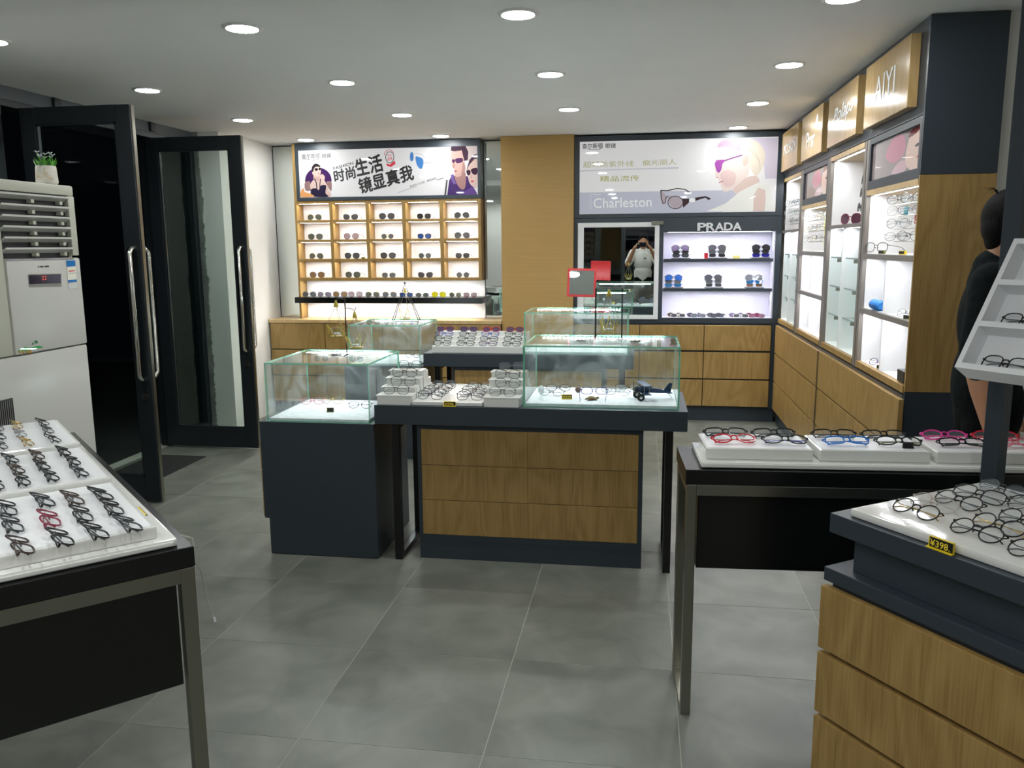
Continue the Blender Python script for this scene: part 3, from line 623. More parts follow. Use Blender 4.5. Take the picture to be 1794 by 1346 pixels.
def rim_pts(shape, s, n=22):
    a, b, e = SHAPES[shape]; cx = a+.009; out = []
    for i in range(n):
        q = 2*PI*i/n; c, d = math.cos(q), math.sin(q)
        x = a*abs(c)**(2/e)*(1 if c >= 0 else -1); z = b*abs(d)**(2/e)*(1 if d >= 0 else -1)
        if shape == 'aviator': x += -.004*(z/b) if z > 0 else .0; x += .005*(-z/b) if z < 0 else 0; z += .003*(x/a) if z > 0 else 0
        if shape == 'cat' and z > 0: z += .006*max(0, x/a)
        X = cx+x; out.append((s*X, 1.1*X*X, z+b))
    return out, cx, a, b
GM = {}
def glasses_mesh(shape, thick, op):
    k = (shape, thick, op)
    if k in GM: return GM[k]
    fr = MB(); lens = []; tem = []
    for s in (-1, 1):
        pts, cx, a, b = rim_pts(shape, s); fr.tube(pts, thick, 5, True); hx = cx+a
        lens.append(MB().poly([(x, y, z) for x, y, z in pts]))
        zt = b*1.45; yh = 1.1*hx*hx
        fr.tube([(s*(hx-.004), yh, zt), (s*(hx+.004), yh+.001, zt+.001), (s*(hx+.0055), yh+.006, zt+.001)], thick*1.25, 5)
        if op == 'open':
            q = [(s*(hx+.0055), yh+.006, zt+.001), (s*(hx+.004), yh+.06, zt), (s*(hx+.001), yh+.098, zt-.003), (s*(hx-.002), yh+.122, zt-.014), (s*(hx-.003), yh+.134, zt-.024)]
        else:
            o = .0075 if s > 0 else .011; zz = zt-.004*(s > 0)
            q = [(s*(hx+.0055), yh+.006, zt+.001), (s*(hx-.004), yh+o, zz), (0, o+.0005, zz-.002), (-s*.042, o+.001, zz-.007), (-s*.058, o+.001, zz-.016)]
        tem.append(MB().tube(q, [thick*.9, thick*.8, thick*.8, thick*1.05, thick*.9], 5))
    zb_ = SHAPES[shape][1]*1.35
    fr.tube([(-.0105, .001, zb_-.002), (-.005, -.002, zb_+.0025), (.005, -.002, zb_+.0025), (.0105, .001, zb_-.002)], thick*1.1, 5)
    for s in (-1, 1): fr.tube([(s*.009, .002, zb_*.75), (s*.006, .007, zb_*.62)], .0022, 5)
    r = [fr]+lens+tem; GM[k] = r; return r
GD = {}
def glasses(shape, frame, lens, mx, label, group, op='open', thick=.0016, name=None, tem=None):
    key = (shape, thick, op, frame, lens, tem)
    if key not in GD:
        ms_ = glasses_mesh(shape, thick, op); d = []
        for i, (nm, mb) in enumerate(zip(('frame', 'lens', 'lens', 'temple', 'temple'), ms_)):
            c = MB(); c.v, c.f, c.m = list(mb.v), list(mb.f), list(mb.m)
            d.append((nm, mesh(nm, c, 'lens_'+lens if i in (1, 2) else 'fr_'+(tem or frame if i > 2 else frame), smooth=True)))
        GD[key] = d
    nm = name or ('eyeglasses' if lens == 'clear' else 'sunglasses')
    if isinstance(mx, tuple):                                   # set it down: lowest point on the surface it rests on
        mx, z0 = mx; zmin = min((mx @ v.co).z for _, me in GD[key] for v in me.vertices)
        mx = Matrix.Translation((0, 0, z0+.0006-zmin)) @ mx
    o = thing(nm, label, 'glasses', group=group, mx=mx)
    for n_, me in GD[key]:
        c = bpy.data.objects.new(n_, me); C.objects.link(c); c.parent = o
    return o
def GX(loc, rz=0., tilt=0., sc=1., lift=.0016):
    return Matrix.Translation(Vector(loc)+Vector((0, 0, lift))) @ Matrix.Rotation(rz, 4, 'Z') @ Matrix.Rotation(-tilt, 4, 'X') @ Matrix.Diagonal((sc, sc, sc, 1)), loc[2]

# ---- cubbies: five columns, four rows
cub = [[('aviator', 'gold', 'green'), ('cat', 'black', 'grey'), ('big', 'tort', 'grey'), ('square', 'tort', 'black'), ('aviator', 'silver', 'grey')],
       [('big', 'grey', 'green'), ('big', 'wine', 'pink'), ('round', 'gold', 'steel'), ('square', 'tort', 'blue'), ('aviator', 'gun', 'steel')],
       [('aviator', 'gold', 'green'), ('big', 'black', 'grey'), ('big', 'black', 'grey'), ('round', 'gun', 'steel'), ('square', 'black', 'grey')],
       [('big', 'brown', 'brown'), ('big', 'black', 'green'), ('square', 'silver', 'steel'), ('cat', 'black', 'grey'), ('round', 'tort', 'steel')]]
word = dict(green='green', grey='grey', black='black', brown='amber brown', amber='amber', purple='violet', pink='rose pink', blue='blue', cyan='sky blue', yellow='bright yellow', navy='deep blue', steel='smoke grey', plum='plum red', clear='clear')
sw = dict(aviator='aviator', cat='cat-eye', big='oversized', square='square', round='round', oval='oval', rect='narrow rectangular')
fw = dict(gold='gold', black='black', tort='tortoiseshell', silver='silver', grey='grey', wine='wine red', gun='gunmetal', brown='brown', red='red', violet='violet', blue='blue', navy='navy', pink='pink', rose='pale red', white='white', olive='olive', pale='pale')
rn = ['top', 'second', 'third', 'lowest']; cn = ['first', 'second', 'third', 'fourth', 'fifth']
for r in range(4):
    for c in range(5):
        s, f, l = cub[r][c]; x = (cols[c][0]+cols[c][1])/2+.01
        glasses(s, f, l, GX((x, 7.3825, zb[r+1][1]), random.uniform(-.03, .05), .0, 1.0), '%s %s-lens sunglasses in the %s cubby row, %s cell from the white wall' % (sw[s], word[l], rn[r], cn[c]), 'sunglasses in the cubby shelf')
tagm = 'yellow'
led = [('aviator', 'grey', 'steel'), ('aviator', 'silver', 'purple'), ('big', 'brown', 'amber'), ('big', 'wine', 'pink'), ('aviator', 'gold', 'green'), ('aviator', 'gold', 'steel'), ('square', 'gold', 'blue'), ('oval', 'gun', 'green'), ('aviator', 'olive', 'yellow'), ('round', 'gold', 'green'), ('square', 'wine', 'pink')]
lx = [542.5, 569, 596.5, 623, 653, 683, 712, 740, 769, 798, 824]
onl = ['first', 'second', 'third', 'fourth', 'fifth', 'sixth', 'seventh', 'eighth', 'ninth', 'tenth', 'last']
for i, ((s, f, l), px) in enumerate(zip(led, lx)):
    glasses(s, f, l, GX((at((px, 517), y=7.345).x, 7.335, 1.087), random.uniform(-.03, .03), .0, .97), '%s %s-lens sunglasses, %s on the black ledge from the white wall' % (sw[s], word[l], onl[i]), 'sunglasses along the black ledge')
t = thing('price_tag', 'tiny yellow price tag beside black sunglasses in a cubby', 'price tag', (at((637, 455), y=7.40).x, 7.395, 1.437)); obj('holder', MB().box(-.018, -.004, 0, .018, .004, .014, .001), 'yellow', t, local=True); obj('face', MB().box(-.015, -.0052, .003, .015, -.004, .012), 'black', t, local=True)

# ---- brand shelf: stacks on the upper shelves, overlapping pairs below
def stack(px, z, items, sn, pos):
    p = at((px, 0), y=7.42); x = at((px, 470), y=7.42).x
    b = thing('stack_stand', 'clear grey stand under the %s stack on the %s brand shelf' % (pos, sn), 'stand', (x, 7.42, z))
    obj('base', MB().box(-.075, -.05, 0, .085, .05, .006, .002), 'fr_grey', b, local=True); obj('upright', MB().box(-.006, .022, .006, .006, .03, .036*len(items)+.012), 'acrylic', b, local=True)
    for i, (s, f, l) in enumerate(items):
        glasses(s, f, l, GX((x+random.uniform(-.004, .004), 7.372-.002*i, z+.008+.027*i), random.uniform(-.06, .06), .35, 1.08), '%s %s-lens sunglasses, %s in the %s stack, %s brand shelf' % (fw[f], word[l], ['bottom', 'second from bottom', 'third from bottom', 'top'][i], pos, sn), 'stacked sunglasses on the brand shelves', 'folded')
b3 = lambda a, b, c: [a, b, c]
stack(1191, 1.4228, [('rect', 'black', 'grey'), ('oval', 'gun', 'black'), ('aviator', 'black', 'purple')], 'top', 'mirror-side'); stack(1255, 1.4228, [('rect', 'white', 'black'), ('oval', 'gun', 'steel'), ('aviator', 'brown', 'grey')], 'top', 'middle'); stack(1330, 1.4228, [('rect', 'navy', 'navy'), ('oval', 'black', 'black'), ('aviator', 'black', 'black')], 'top', 'corner-side')
stack(1180, 1.1688, [('rect', 'blue', 'cyan'), ('oval', 'grey', 'steel'), ('aviator', 'gun', 'blue')], 'middle', 'mirror-side'); stack(1250, 1.1688, [('rect', 'white', 'grey'), ('oval', 'grey', 'steel'), ('aviator', 'gun', 'grey')], 'middle', 'middle'); stack(1321, 1.1688, [('rect', 'white', 'brown'), ('oval', 'blue', 'cyan'), ('aviator', 'silver', 'steel')], 'middle', 'corner-side')
low = [(1184, [('oval', 'gold', 'grey'), ('rect', 'white', 'grey')]), (1219, [('oval', 'navy', 'grey'), ('rect', 'silver', 'steel')]), (1254, [('oval', 'black', 'grey'), ('rect', 'black', 'grey')]), (1293, [('oval', 'violet', 'purple'), ('rect', 'white', 'grey')]), (1321, [('oval', 'wine', 'plum'), ('rect', 'wine', 'pink')])]
for i, (px, it) in enumerate(low):  # rear and front pair
    x = at((px, 550), y=7.42).x
    for j, (s, f, l) in enumerate(it):
        glasses(s, f, l, GX((x+(.02 if j else -.01), 7.43-.045*j, .9135), random.uniform(-.2, .2), .5), '%s %s-lens sunglasses, %s of the %s pair, lowest brand shelf' % (fw[f], word[l], 'front' if j else 'rear', cn[i]), 'sunglasses on the lowest brand shelf', 'folded')
t = thing('box', 'tiny red box beside a stack on the top brand shelf', 'box', (at((1237, 448), y=7.40).x, 7.40, 1.4228)); obj('body', MB().box(-.015, -.01, 0, .015, .01, .045, .002), 'red_plastic', t, local=True); obj('lid', MB().box(-.016, -.011, .035, .016, .011, .047, .002), 'fr_red', t, local=True)
t = thing('price_tag', 'pale yellow price tag on the top brand shelf', 'price tag', (at((1290, 452), y=7.385).x, 7.385, 1.4228)); obj('holder', MB().box(-.028, -.004, 0, .028, .004, .022, .002), 'yellow', t, local=True); obj('face', MB().box(-.024, -.0055, .005, .024, -.004, .019), P('cream', (240, 236, 150)), t, local=True)

# ---- things in the wall bays
def rod_rack(n, y0, y1, zs, per, lens, frames, xr=1.225):
    for k, z in enumerate(zs):
        r = thing('display_rod', 'thin glasses rod across the lit bay, %s level' % ['upper', 'middle', 'lower', 'lowest'][k]+[' near the corner', ' under the small banner', '', ' under the pink banner'][n-1], 'rod', (xr, (y0+y1)/2, z), group='rods in bay %s' % ['one', 'two', 'three', 'four'][n-1])
        zr = z-.0247; obj('bar', MB().tube([(xr, y0, zr), (xr, y1, zr)], .0025, 6), 'chrome_worn', r); obj('bracket', MB().box(xr, y0+.02, zr-.012, 1.459, y0+.03, zr-.002), 'acrylic', r)
        for i in range(per):
            y = y0+(y1-y0)*(i+.5)/per; fr_ = frames[(i+k) % len(frames)]
            glasses(['round', 'oval', 'square'][(i+k) % 3], fr_, lens, GX((xr-.012, y, z-.022), -PI/2+.75+random.uniform(-.1, .1), .12), '%s wire eyeglasses, %s on the %s rod%s' % (fw[fr_], cn[i], ['upper', 'middle', 'lower', 'lowest'][k], [' in the corner bay', ' in the bay under the small banner', '', ' in the bay under the pink banner'][n-1]), 'glasses on rods in bay %s' % ['one', 'two', 'three', 'four'][n-1], 'folded', thick=.001)
rod_rack(1, 6.84, 7.335, (1.875, 1.80, 1.725), 4, 'clear', ['gun', 'silver', 'black']); rod_rack(2, 5.86, 6.505, (1.73, 1.655, 1.58), 4, 'clear', ['silver', 'gold', 'gun']); rod_rack(4, 4.02, 4.36, (1.75, 1.695, 1.635, 1.575), 2, 'clear', ['black', 'gun', 'silver'])
for (y, z, c, lab) in ((4.27, 1.69, 'cyan', 'teal demo card'), (4.10, 1.65, 'pink', 'coral demo card'), (4.08, 1.60, 'amber', 'orange demo card')):
    t = thing('demo_card', 'small %s among the rods under the pink banner' % lab, 'card', (1.245, y, z-.02)); obj('card', MB().box(-.002, -.028, 0, .002, .028, .042), {'cyan': P('teal', (60, 160, 170)), 'pink': P('coral', (230, 110, 120)), 'amber': P('orange2', (245, 190, 70))}[c], t, local=True); obj('hook', MB().tube([(0, 0, .042), (-.004, 0, .05), (.004, 0, .055)], .001, 4), 'chrome_worn', t, local=True)
for y, z, lab in ((6.06, 1.66, 'bay under the small banner'), (6.95, 1.80, 'corner bay')):
    t = thing('demo_card', 'pale yellow upright card behind the rods of the %s' % lab, 'card', (1.255, y, z-.1)); obj('card', MB().box(-.0015, -.05, -.03, .0015, .05, .2), P('cream', (240, 236, 150)), t, local=True); obj('stripe', MB().box(-.0025, -.05, .08, -.0015, .05, .1), P('cream2', (222, 214, 130)), t, local=True)
glasses('big', 'plum' if False else 'wine', 'plum', GX((1.22, 5.25, 1.6545), -PI/2+.5, .05, 1.15), 'large plum sunglasses standing alone on the shelf of a tall bay', 'sunglasses standing in the wall bays')
for z, y, hw in ((1.80, 5.08, 'middle'), (1.87, 5.06, 'uppermost'), (1.72, 5.12, 'lowest')): glasses('aviator', 'gun', 'grey', GX((1.24, y, z), -PI/2-.5, .1), 'dark aviator sunglasses, %s of three hung in the tall bay' % hw, 'sunglasses hung in the tall bay', 'folded')
t = thing('glasses_case', 'bright blue soft glasses case lying in the wall bay', 'glasses case', (1.205, 4.50, 1.2026)); obj('body', MB().tube([(0, -.075, .027), (0, -.06, .027), (0, .06, .027), (0, .075, .027)], [.016, .027, .027, .016], 14), P('case_blue', (40, 130, 215), .5), t, True, local=True); obj('zip', MB().tube([(-.0275, -.06, .027), (-.0275, .06, .027)], .002, 5), P('case_navy', (20, 60, 140)), t, local=True)
glasses('oval', 'silver', 'clear', GX((1.21, 4.06, 1.2026), -PI/2+.4, .5), 'silver eyeglasses lying in the upper open cell at the end of the bays', 'loose glasses in the wall bays', 'folded')
glasses('oval', 'violet', 'clear', GX((1.21, 4.46, .917), -PI/2+.5, .5), 'violet eyeglasses lying on the floor of the end bay', 'loose glasses in the wall bays', 'folded')
glasses('square', 'gun', 'clear', GX((1.21, 4.62, 1.4895), -PI/2+.6, .1, 1.1), 'grey eyeglasses standing on the top shelf of the end bay', 'loose glasses in the wall bays')
for (x, y, z, dark, lab) in ((1.20, 4.36, .917, 1, 'beside violet glasses on the floor of the end bay'), (1.195, 3.97, 1.2026, 1, 'beside silver glasses in the end bay'), (1.20, 4.46, 1.4895, 1, 'beside grey glasses on the end bay shelf'), (1.20, 4.12, 1.4895, 0, 'at the outer corner of the end bay shelf')):
    t = thing('price_tag', 'small %s price tag %s' % ('dark' if dark else 'yellow', lab), 'price tag', (x, y, z), -PI/2+.3); obj('holder', MB().box(-.022, -.006, 0, .022, .006, .018, .001), 'yellow' if not dark else 'fr_olive', t, local=True); obj('face', MB().box(-.019, -.0075, .004, .019, -.006, .016), 'black', t, local=True)
t = thing('box', 'small black box standing on the floor of the end bay', 'box', (1.22, 3.96, .917)); obj('body', MB().box(-.04, -.05, 0, .04, .05, .05, .003), 'black', t, local=True); obj('lid', MB().box(-.041, -.051, .038, .041, .051, .053, .003), 'display_black', t, local=True)
for i, (y, z) in enumerate(((6.85, 1.282), (7.1, 1.282), (6.85, 1.104), (7.1, 1.104), (6.83, .917), (7.08, .917), (7.1, 1.46))):
    t = thing('acrylic_stand', 'tiny acrylic stand in the corner bay, %s, %s the back corner' % ({1282: 'middle glass shelf', 1104: 'lower glass shelf', 917: 'bay floor', 1460: 'upper glass shelf'}[round(z*1000)], 'toward' if y > 7 else 'away from'), 'stand', (1.215, y, z), group='acrylic stands in the corner bay'); obj('foot', MB().box(-.02, -.012, 0, .02, .012, .004), 'acrylic', t, local=True); obj('stem', MB().box(-.003, -.012, .004, .003, .012, .075).box(-.003, -.018, .07, .015, .018, .075), 'fr_grey', t, local=True)
# ================================================================== CENTRE ISLANDS (a front set and a back set of the same furniture)
def glass_case(x0, x1, y0, y1, z0, z1, label, brackets=True):
    t = thing('glass_case', label, 'display case', ((x0+x1)/2, (y0+y1)/2, z0)); e = .008; gm = ['glass_dirty', 'glass_edge']
    obj('liner', MB().box(x0+.009, y0+.009, z0+.001, x1-.009, y1-.009, z0+.016, .003), 'velvet', t)
    obj('pane', MB().pane(x0, y0, z0, x1, y0+e, z1-e), ['glass', 'glass_edge'], t); obj('pane', MB().pane(x0, y1-e, z0, x1, y1, z1-e), gm, t)
    obj('pane', MB().pane(x0, y0+e, z0, x0+e, y1-e, z1-e), gm, t); obj('pane', MB().pane(x1-e, y0+e, z0, x1, y1-e, z1-e), gm, t)
    obj('pane', MB().pane(x0, y0, z1-e, x1, y1, z1), ['glass', 'glass_edge'], t)
    s = obj('led_channel', MB().box(x0+.03, y1-.026, z1-e-.0035, x1-.03, y1-.008, z1-e-.001), 'acrylic', t); n = int((x1-x0-.08)/.021)
    mb = MB()
    for i in range(n): mb.box(x0+.042+i*.021, y1-.022, z1-e-.009, x0+.052+i*.021, y1-.013, z1-e-.0036)
    obj('led_dots', mb, 'led_case', s)
    if brackets:
        for f in (.3, .68): obj('bracket', MB().box(x0+(x1-x0)*f, y1-.04, z1-.03, x0+(x1-x0)*f+.05, y1-.012, z1-.02), 'chrome_worn', t)
    mb = MB()
    for x in (x0+.055, x1-.05): mb.box(x-.004, y1-.012, z0+.02, x+.004, y1-.007, z1-.01)
    obj('corner_seal', mb, 'acrylic', t)
    return t
def island(dx, dy, w):
    X = lambda v: v+dx
    Y = lambda v: v+dy
    t = thing('case_cabinet', 'dark grey cabinet carrying the %s' % w[0], 'cabinet', (X(-1.57), Y(4.07), 0))
    obj('body', MB().prism([(X(-1.866), Y(3.79), .69), (X(-1.866), Y(3.79), .19), (X(-1.842), Y(3.79), .19), (X(-1.842), Y(3.79), .004), (X(-1.276), Y(3.79), .004), (X(-1.276), Y(3.79), .69)], (0, .57, 0)), 'laminate', t); obj('glide_feet', MB().box(X(-1.82), Y(3.81), 0, X(-1.78), Y(3.85), .004).box(X(-1.33), Y(3.81), 0, X(-1.29), Y(3.85), .004).box(X(-1.33), Y(4.3), 0, X(-1.29), Y(4.34), .004).box(X(-1.82), Y(4.3), 0, X(-1.78), Y(4.34), .004), 'rubber', t)
    for z0, z1 in ((.19, .31), (.313, .435), (.438, .56)): obj('drawer_front', MB().box(X(-1.884), Y(3.815), z0, X(-1.866), Y(4.345), z1, .002), 'oak', t)
    obj('edge_cap', MB().box(X(-1.884), Y(3.815), .562, X(-1.866), Y(4.345), .568), 'chrome_worn', t)
    glass_case(X(-1.831), X(-1.298), Y(3.802), Y(4.33), .6905, .985, w[1], False)
    t = thing('display_table', 'dark grey slab table on black metal loop legs, %s' % w[2], 'table', (X(-.52), Y(4.06), 0))
    obj('tabletop', MB().box(X(-1.27), Y(3.79), .693, X(.224), Y(4.33), .787, .002), 'laminate', t)
    for xx in (-1.19, .125):
        obj('leg', MB().box(X(xx), Y(3.80), 0, X(xx+.036), Y(3.836), .692).box(X(xx), Y(4.17), 0, X(xx+.036), Y(4.206), .692).box(X(xx), Y(3.836), 0, X(xx+.036), Y(4.17), .03).box(X(xx), Y(3.836), .668, X(xx+.036), Y(4.17), .692), 'black_lacquer', t)
    t = thing('drawer_cabinet', 'dark cabinet with six oak front panels %s' % w[3], 'cabinet', (X(-.52), Y(4.05), 0))
    xa_, xb_ = -1.071, .025; obj('body', MB().box(X(xa_), Y(3.846), .12, X(xb_), Y(4.28), .691), 'laminate_edge', t)
    obj('frame', MB().box(X(xa_), Y(3.836), .12, X(-1.052), Y(3.846), .691).box(X(.004), Y(3.836), .12, X(xb_), Y(3.846), .691).box(X(-1.052), Y(3.836), .664, X(.004), Y(3.846), .691).box(X(-1.052), Y(3.836), .098, X(.004), Y(3.846), .128), 'laminate', t)
    obj('plinth', MB().box(X(xa_), Y(3.84), 0, X(xb_), Y(4.28), .12), 'laminate', t)
    for a, b in ((-1.051, -.5245), (-.5235, .0035)):
        for z0, z1 in ((.129, .305), (.3075, .4835), (.486, .663)): obj('front_panel', MB().box(X(a), Y(3.833), z0, X(b), Y(3.846), z1, .0015), 'oak', t)
    glass_case(X(-.544), X(.186), Y(3.83), Y(4.31), .7875, 1.081, w[4])
island(0, 0, ('lower glass case of the front island', 'low square glass case with two spectacles and hook stand on it', 'front island', 'under the front slab table', 'long glass case holding a model biplane on the front table'))
BX, BY = -.265, 1.93
island(BX, BY, ('glass case with the triangle stand', 'square glass case carrying the black triangle stand', 'back island', 'under the back slab table', 'long glass case carrying the red mirror on the back table'))

def riser(x0, x1, ys, zs, back, label):
    t = thing('riser_stand', label, 'display riser', ((x0+x1)/2, (ys[0]+back)/2, .788)); mb = MB(); n = len(ys)
    for i in range(n):
        z = zs[i]; y = ys[i]; obj('step', MB().box(x0, y, z-.007, x1, back if i == n-1 else ys[i+1]+.012, z, .0015), 'white_gloss', t)
        obj('step_front', MB().box(x0+.006, y+(.0 if i == 0 else .014), (.788 if i == 0 else zs[i-1]), x1-.006, y+.024, z-.0071), 'white_gloss', t)
    for x in (x0+.001, x1-.006):
        for i in range(n): obj('side', MB().box(x, ys[i]+.024, .788, x+.005, (back if i == n-1 else ys[i+1]+.012)-.004, zs[i]-.0072), 'white_gloss', t)
    for k, (d, z) in enumerate(((.055, .91), (.11, .865), (.165, .825))): obj('rear_step', MB().box(x0+.006, back+d-.055, .788, x1-.006, back+d, z, .0015), 'white_gloss', t)
    return t
ry = [3.80, 3.885, 3.955, 4.02]; rz_ = [at((690, 693), y=3.80).z, at((700, 678), y=3.885).z, at((708, 662.5), y=3.955).z, at((715, 649), y=4.02).z]
riser(-1.262, -1.085, ry, rz_, 4.10, 'white four-step riser beside the low square glass case')
riser(-.735, -.556, ry, rz_, 4.10, 'white four-step riser beside the biplane case')
for xc, lab in ((-1.17, 'beside the low square case'), (-.645, 'beside the biplane case')):
    for i in range(4):
        glasses('square', ['gun', 'gun', 'black', 'gun'][i], 'clear', GX((xc+.0+.012*(i % 2), ry[i]+.03, rz_[i]), random.uniform(-.15, .15), .15), 'thin metal eyeglasses on the %s step of the riser %s' % (['lowest', 'second', 'third', 'top'][i], lab), 'glasses on the front risers', 'folded', thick=.0013)
t = thing('flat_tray', 'flat white tray of eyeglasses between the two front risers', 'tray', (-.9, 4.0, .7875)); obj('sheet', MB().box(-1.083, 3.805, .7875, -.737, 4.30, .806, .003), 'white_gloss', t); obj('rim', MB().box(-1.083, 4.295, .806, -.737, 4.30, .812), 'white_gloss', t)
for c, px in enumerate((760, 830)):
    for i in range(5):
        y = 3.86+.078*i; x = at((px+9*i*(.5 if c else .7)-8, 690), y=y).x; fr_ = ['black', 'gun', 'gun', 'brown', 'gun'][(i+c) % 5]
        glasses('oval' if i % 2 else 'square', fr_, 'clear', GX((x, y, .806), random.uniform(-.12, .12), .45), '%s eyeglasses, %s column of the flat front tray, row %s from the price tag' % (fw[fr_], ['first', 'second'][c], ['one', 'two', 'three', 'four', 'five'][i]), 'glasses in the flat front tray', 'folded', thick=.0014)
def price_tag(loc, rz, label, w=.05, h=.02, body=None, col='yellow'):
    t = thing('price_tag', label, 'price tag', loc, rz); obj('holder', MB().box(-w/2, -.004, 0, w/2, .004, h+.002, .001).box(-w/2-.002, -.010, 0, w/2+.002, 0, .004, .001), col, t, local=True)
    f = obj('face', MB().box(-w/2+.004, -.0056, .0045, w/2, -.004, h+.001), 'black', t, local=True)
    if body:
        mx = rootmx(t); o = mx @ Vector((-w/2+.006, -.0062, .007)); R3 = mx.to_3x3(); text('digits', body, 'yellow_digit', f, o, R3 @ Vector((w-.012, 0, 0)), R3 @ Vector((0, 0, h-.010)), .012)
    return t
p = at((788, 711), z=.79); price_tag((p.x, 3.799, .7872), 0, 'yellow and black price tag on the front edge of the slab table', .058, .022, '¥398.')

# ---- contents of the front cases
zc = .7875+.016; zl = .6905+.016
for i, (px, py, rz0, fr_) in enumerate(((547, 709, .2, 'rose'), (592, 702, -.1, 'gold'), (630, 716, .05, 'gun'))):
    p = at((px, py), z=zl); glasses('oval', fr_, 'clear', GX((p.x, min(p.y, 4.20), zl), rz0, .5), '%s rimmed eyeglasses on the cloth of the low square glass case' % ['rose', 'gold', 'grey'][i], 'glasses in the low square glass case', 'folded', thick=.0011)
p = at((579, 722), z=zl); price_tag((p.x, p.y, zl), .15, 'small bronze price tag inside the low square glass case', .035, .02, None, 'fr_olive')
for i, (px, py, rz0, s, fr_) in enumerate(((978, 686, .1, 'oval', 'black'), (965, 694, -.2, 'oval', 'gun'), (1075, 688, .1, 'oval', 'silver'), (1080, 693, -.3, 'oval', 'silver'), (1100, 684, .15, 'rect', 'black'))):
    p = at((px, py), z=zc); glasses(s, fr_, 'clear', GX((p.x, p.y, zc), rz0, .6), '%s eyeglasses lying in the biplane case, %s' % (fw[fr_], ['behind the white bust', 'in front of the dark pair', 'by the dark ball', 'amid the case', 'behind the biplane'][i]), 'glasses in the biplane case', 'folded', thick=.0012)
p = at((1040, 699), z=zc)
glasses('rect', 'navy', 'clear', GX((p.x, p.y+.05, zc), PI, .1), 'dark blue half-rim eyeglasses with open arms in the biplane case', 'glasses in the biplane case', 'open', thick=.0015)
p = at((993, 699), z=zc); price_tag((p.x, p.y, zc), .1, 'yellow price tag on the cloth of the biplane case', .05, .02, '¥398')
p = at((1013, 688), z=zc); t = thing('ornament_ball', 'small dark brown ball in the biplane case', 'ornament', (p.x, p.y, zc))
obj('ball', MB().lathe([(.0005, 0)]+[(.016*math.sin(PI*i/10), .016-.016*math.cos(PI*i/10)) for i in range(1, 10)]+[(.0005, .032)], 16), mat('walnut', (96, 72, 62), .5) and 'walnut', t, True, local=True); obj('stem', MB().tube([(0, 0, .031), (.002, 0, .037)], .0015, 5), 'black', t, local=True)
p = at((1036, 701), z=zc); t = thing('turtle_ornament', 'small bronze turtle ornament in front of blue glasses', 'ornament', (p.x, p.y, zc), .3)
mat('bronze', (110, 92, 60), .45, metal=.6)
obj('shell', MB().lathe([(.022, .004), (.021, .010), (.014, .017), (.0005, .020)], 14), 'bronze', t, True, local=True)
for q in (.7, 2.4, 3.9, 5.5): obj('leg', MB().tube([(.016*math.cos(q), .016*math.sin(q), .008), (.032*math.cos(q), .032*math.sin(q), .003)], [.005, .003], 6), 'bronze', t, True, local=True)
obj('head', MB().tube([(.018, 0, .008), (.034, 0, .010), (.038, 0, .010)], [.004, .006, .002], 8), 'bronze', t, True, local=True); obj('tail', MB().tube([(-.018, 0, .007), (-.034, 0, .003)], [.003, .001], 5), 'bronze', t, local=True)
p = at((948, 701), z=zc); t = thing('bust_ornament', 'little clear glass bust at the end of the biplane case', 'ornament', (p.x, p.y, zc))
obj('foot', MB().lathe([(.012, 0), (.012, .006), (.007, .012), (.007, .03)], 12), 'acrylic', t, True, local=True); obj('head', MB().lathe([(.007, .03), (.015, .042), (.016, .055), (.011, .068), (.0005, .072)], 12), mat('frost', (225, 235, 235), .2, alpha=.55) and 'frost', t, True, local=True); obj('nose', MB().tube([(0, -.014, .055), (0, -.021, .050)], [.003, .002], 5), 'frost', t, True, local=True)
# biplane: nose points to -x and slightly to the camera
p = at((1135, 702), z=zc); t = thing('model_biplane', 'dark blue model biplane with black wheels inside the glass case', 'model plane', (p.x, p.y+.03, zc), .25)
mat('plane_blue', (34, 62, 96), .35); mat('plane_dark', (32, 34, 36), .4)
fz = .046; L = lambda mb, nm, m, sm=False: obj(nm, mb, m, t, sm, local=True)
L(MB().tube([(-.062, 0, fz+.006), (-.05, 0, fz+.006), (0, 0, fz+.003), (.06, 0, fz-.006), (.105, 0, fz-.014)], [.010, .016, .016, .011, .004], 12), 'fuselage', 'plane_blue', True)
L(MB().tube([(-.068, 0, fz+.006), (-.060, 0, fz+.006), (-.05, 0, fz+.006)], [.012, .018, .017], 14), 'engine_cowl', 'plane_dark', True)
L(MB().box(-.04, -.085, fz+.030, -.002, .085, fz+.033, .001), 'upper_wing', 'plane_blue'); L(MB().box(-.038, -.08, fz-.012, -.002, .08, fz-.009, .001), 'lower_wing', 'plane_blue')
for s in (-1, 1):
    for x in (-.034, -.008): L(MB().tube([(x, s*.06, fz-.009), (x, s*.06, fz+.030)], .0013, 5), 'strut', 'chrome_worn')
    L(MB().tube([(-.04, s*.012, fz-.008), (-.045, s*.035, .018)], .0018, 5), 'gear_strut', 'chrome_worn')
    w_ = L(MB().lathe([(.007, -.005), (.016, -.005), (.018, -.002), (.018, .002), (.016, .005), (.007, .005)], 18), 'wheel', 'rubber', True)
    w_.location = (-.045, s*.042, .018); w_.rotation_euler = (PI/2, 0, 0)
    h_ = obj('hub', MB().lathe([(.0075, -.0055), (.0075, .0055)], 12), 'chrome', w_, True, local=True)
L(MB().tube([(-.045, -.042, .018), (-.045, .042, .018)], .0018, 5), 'axle', 'chrome_worn')
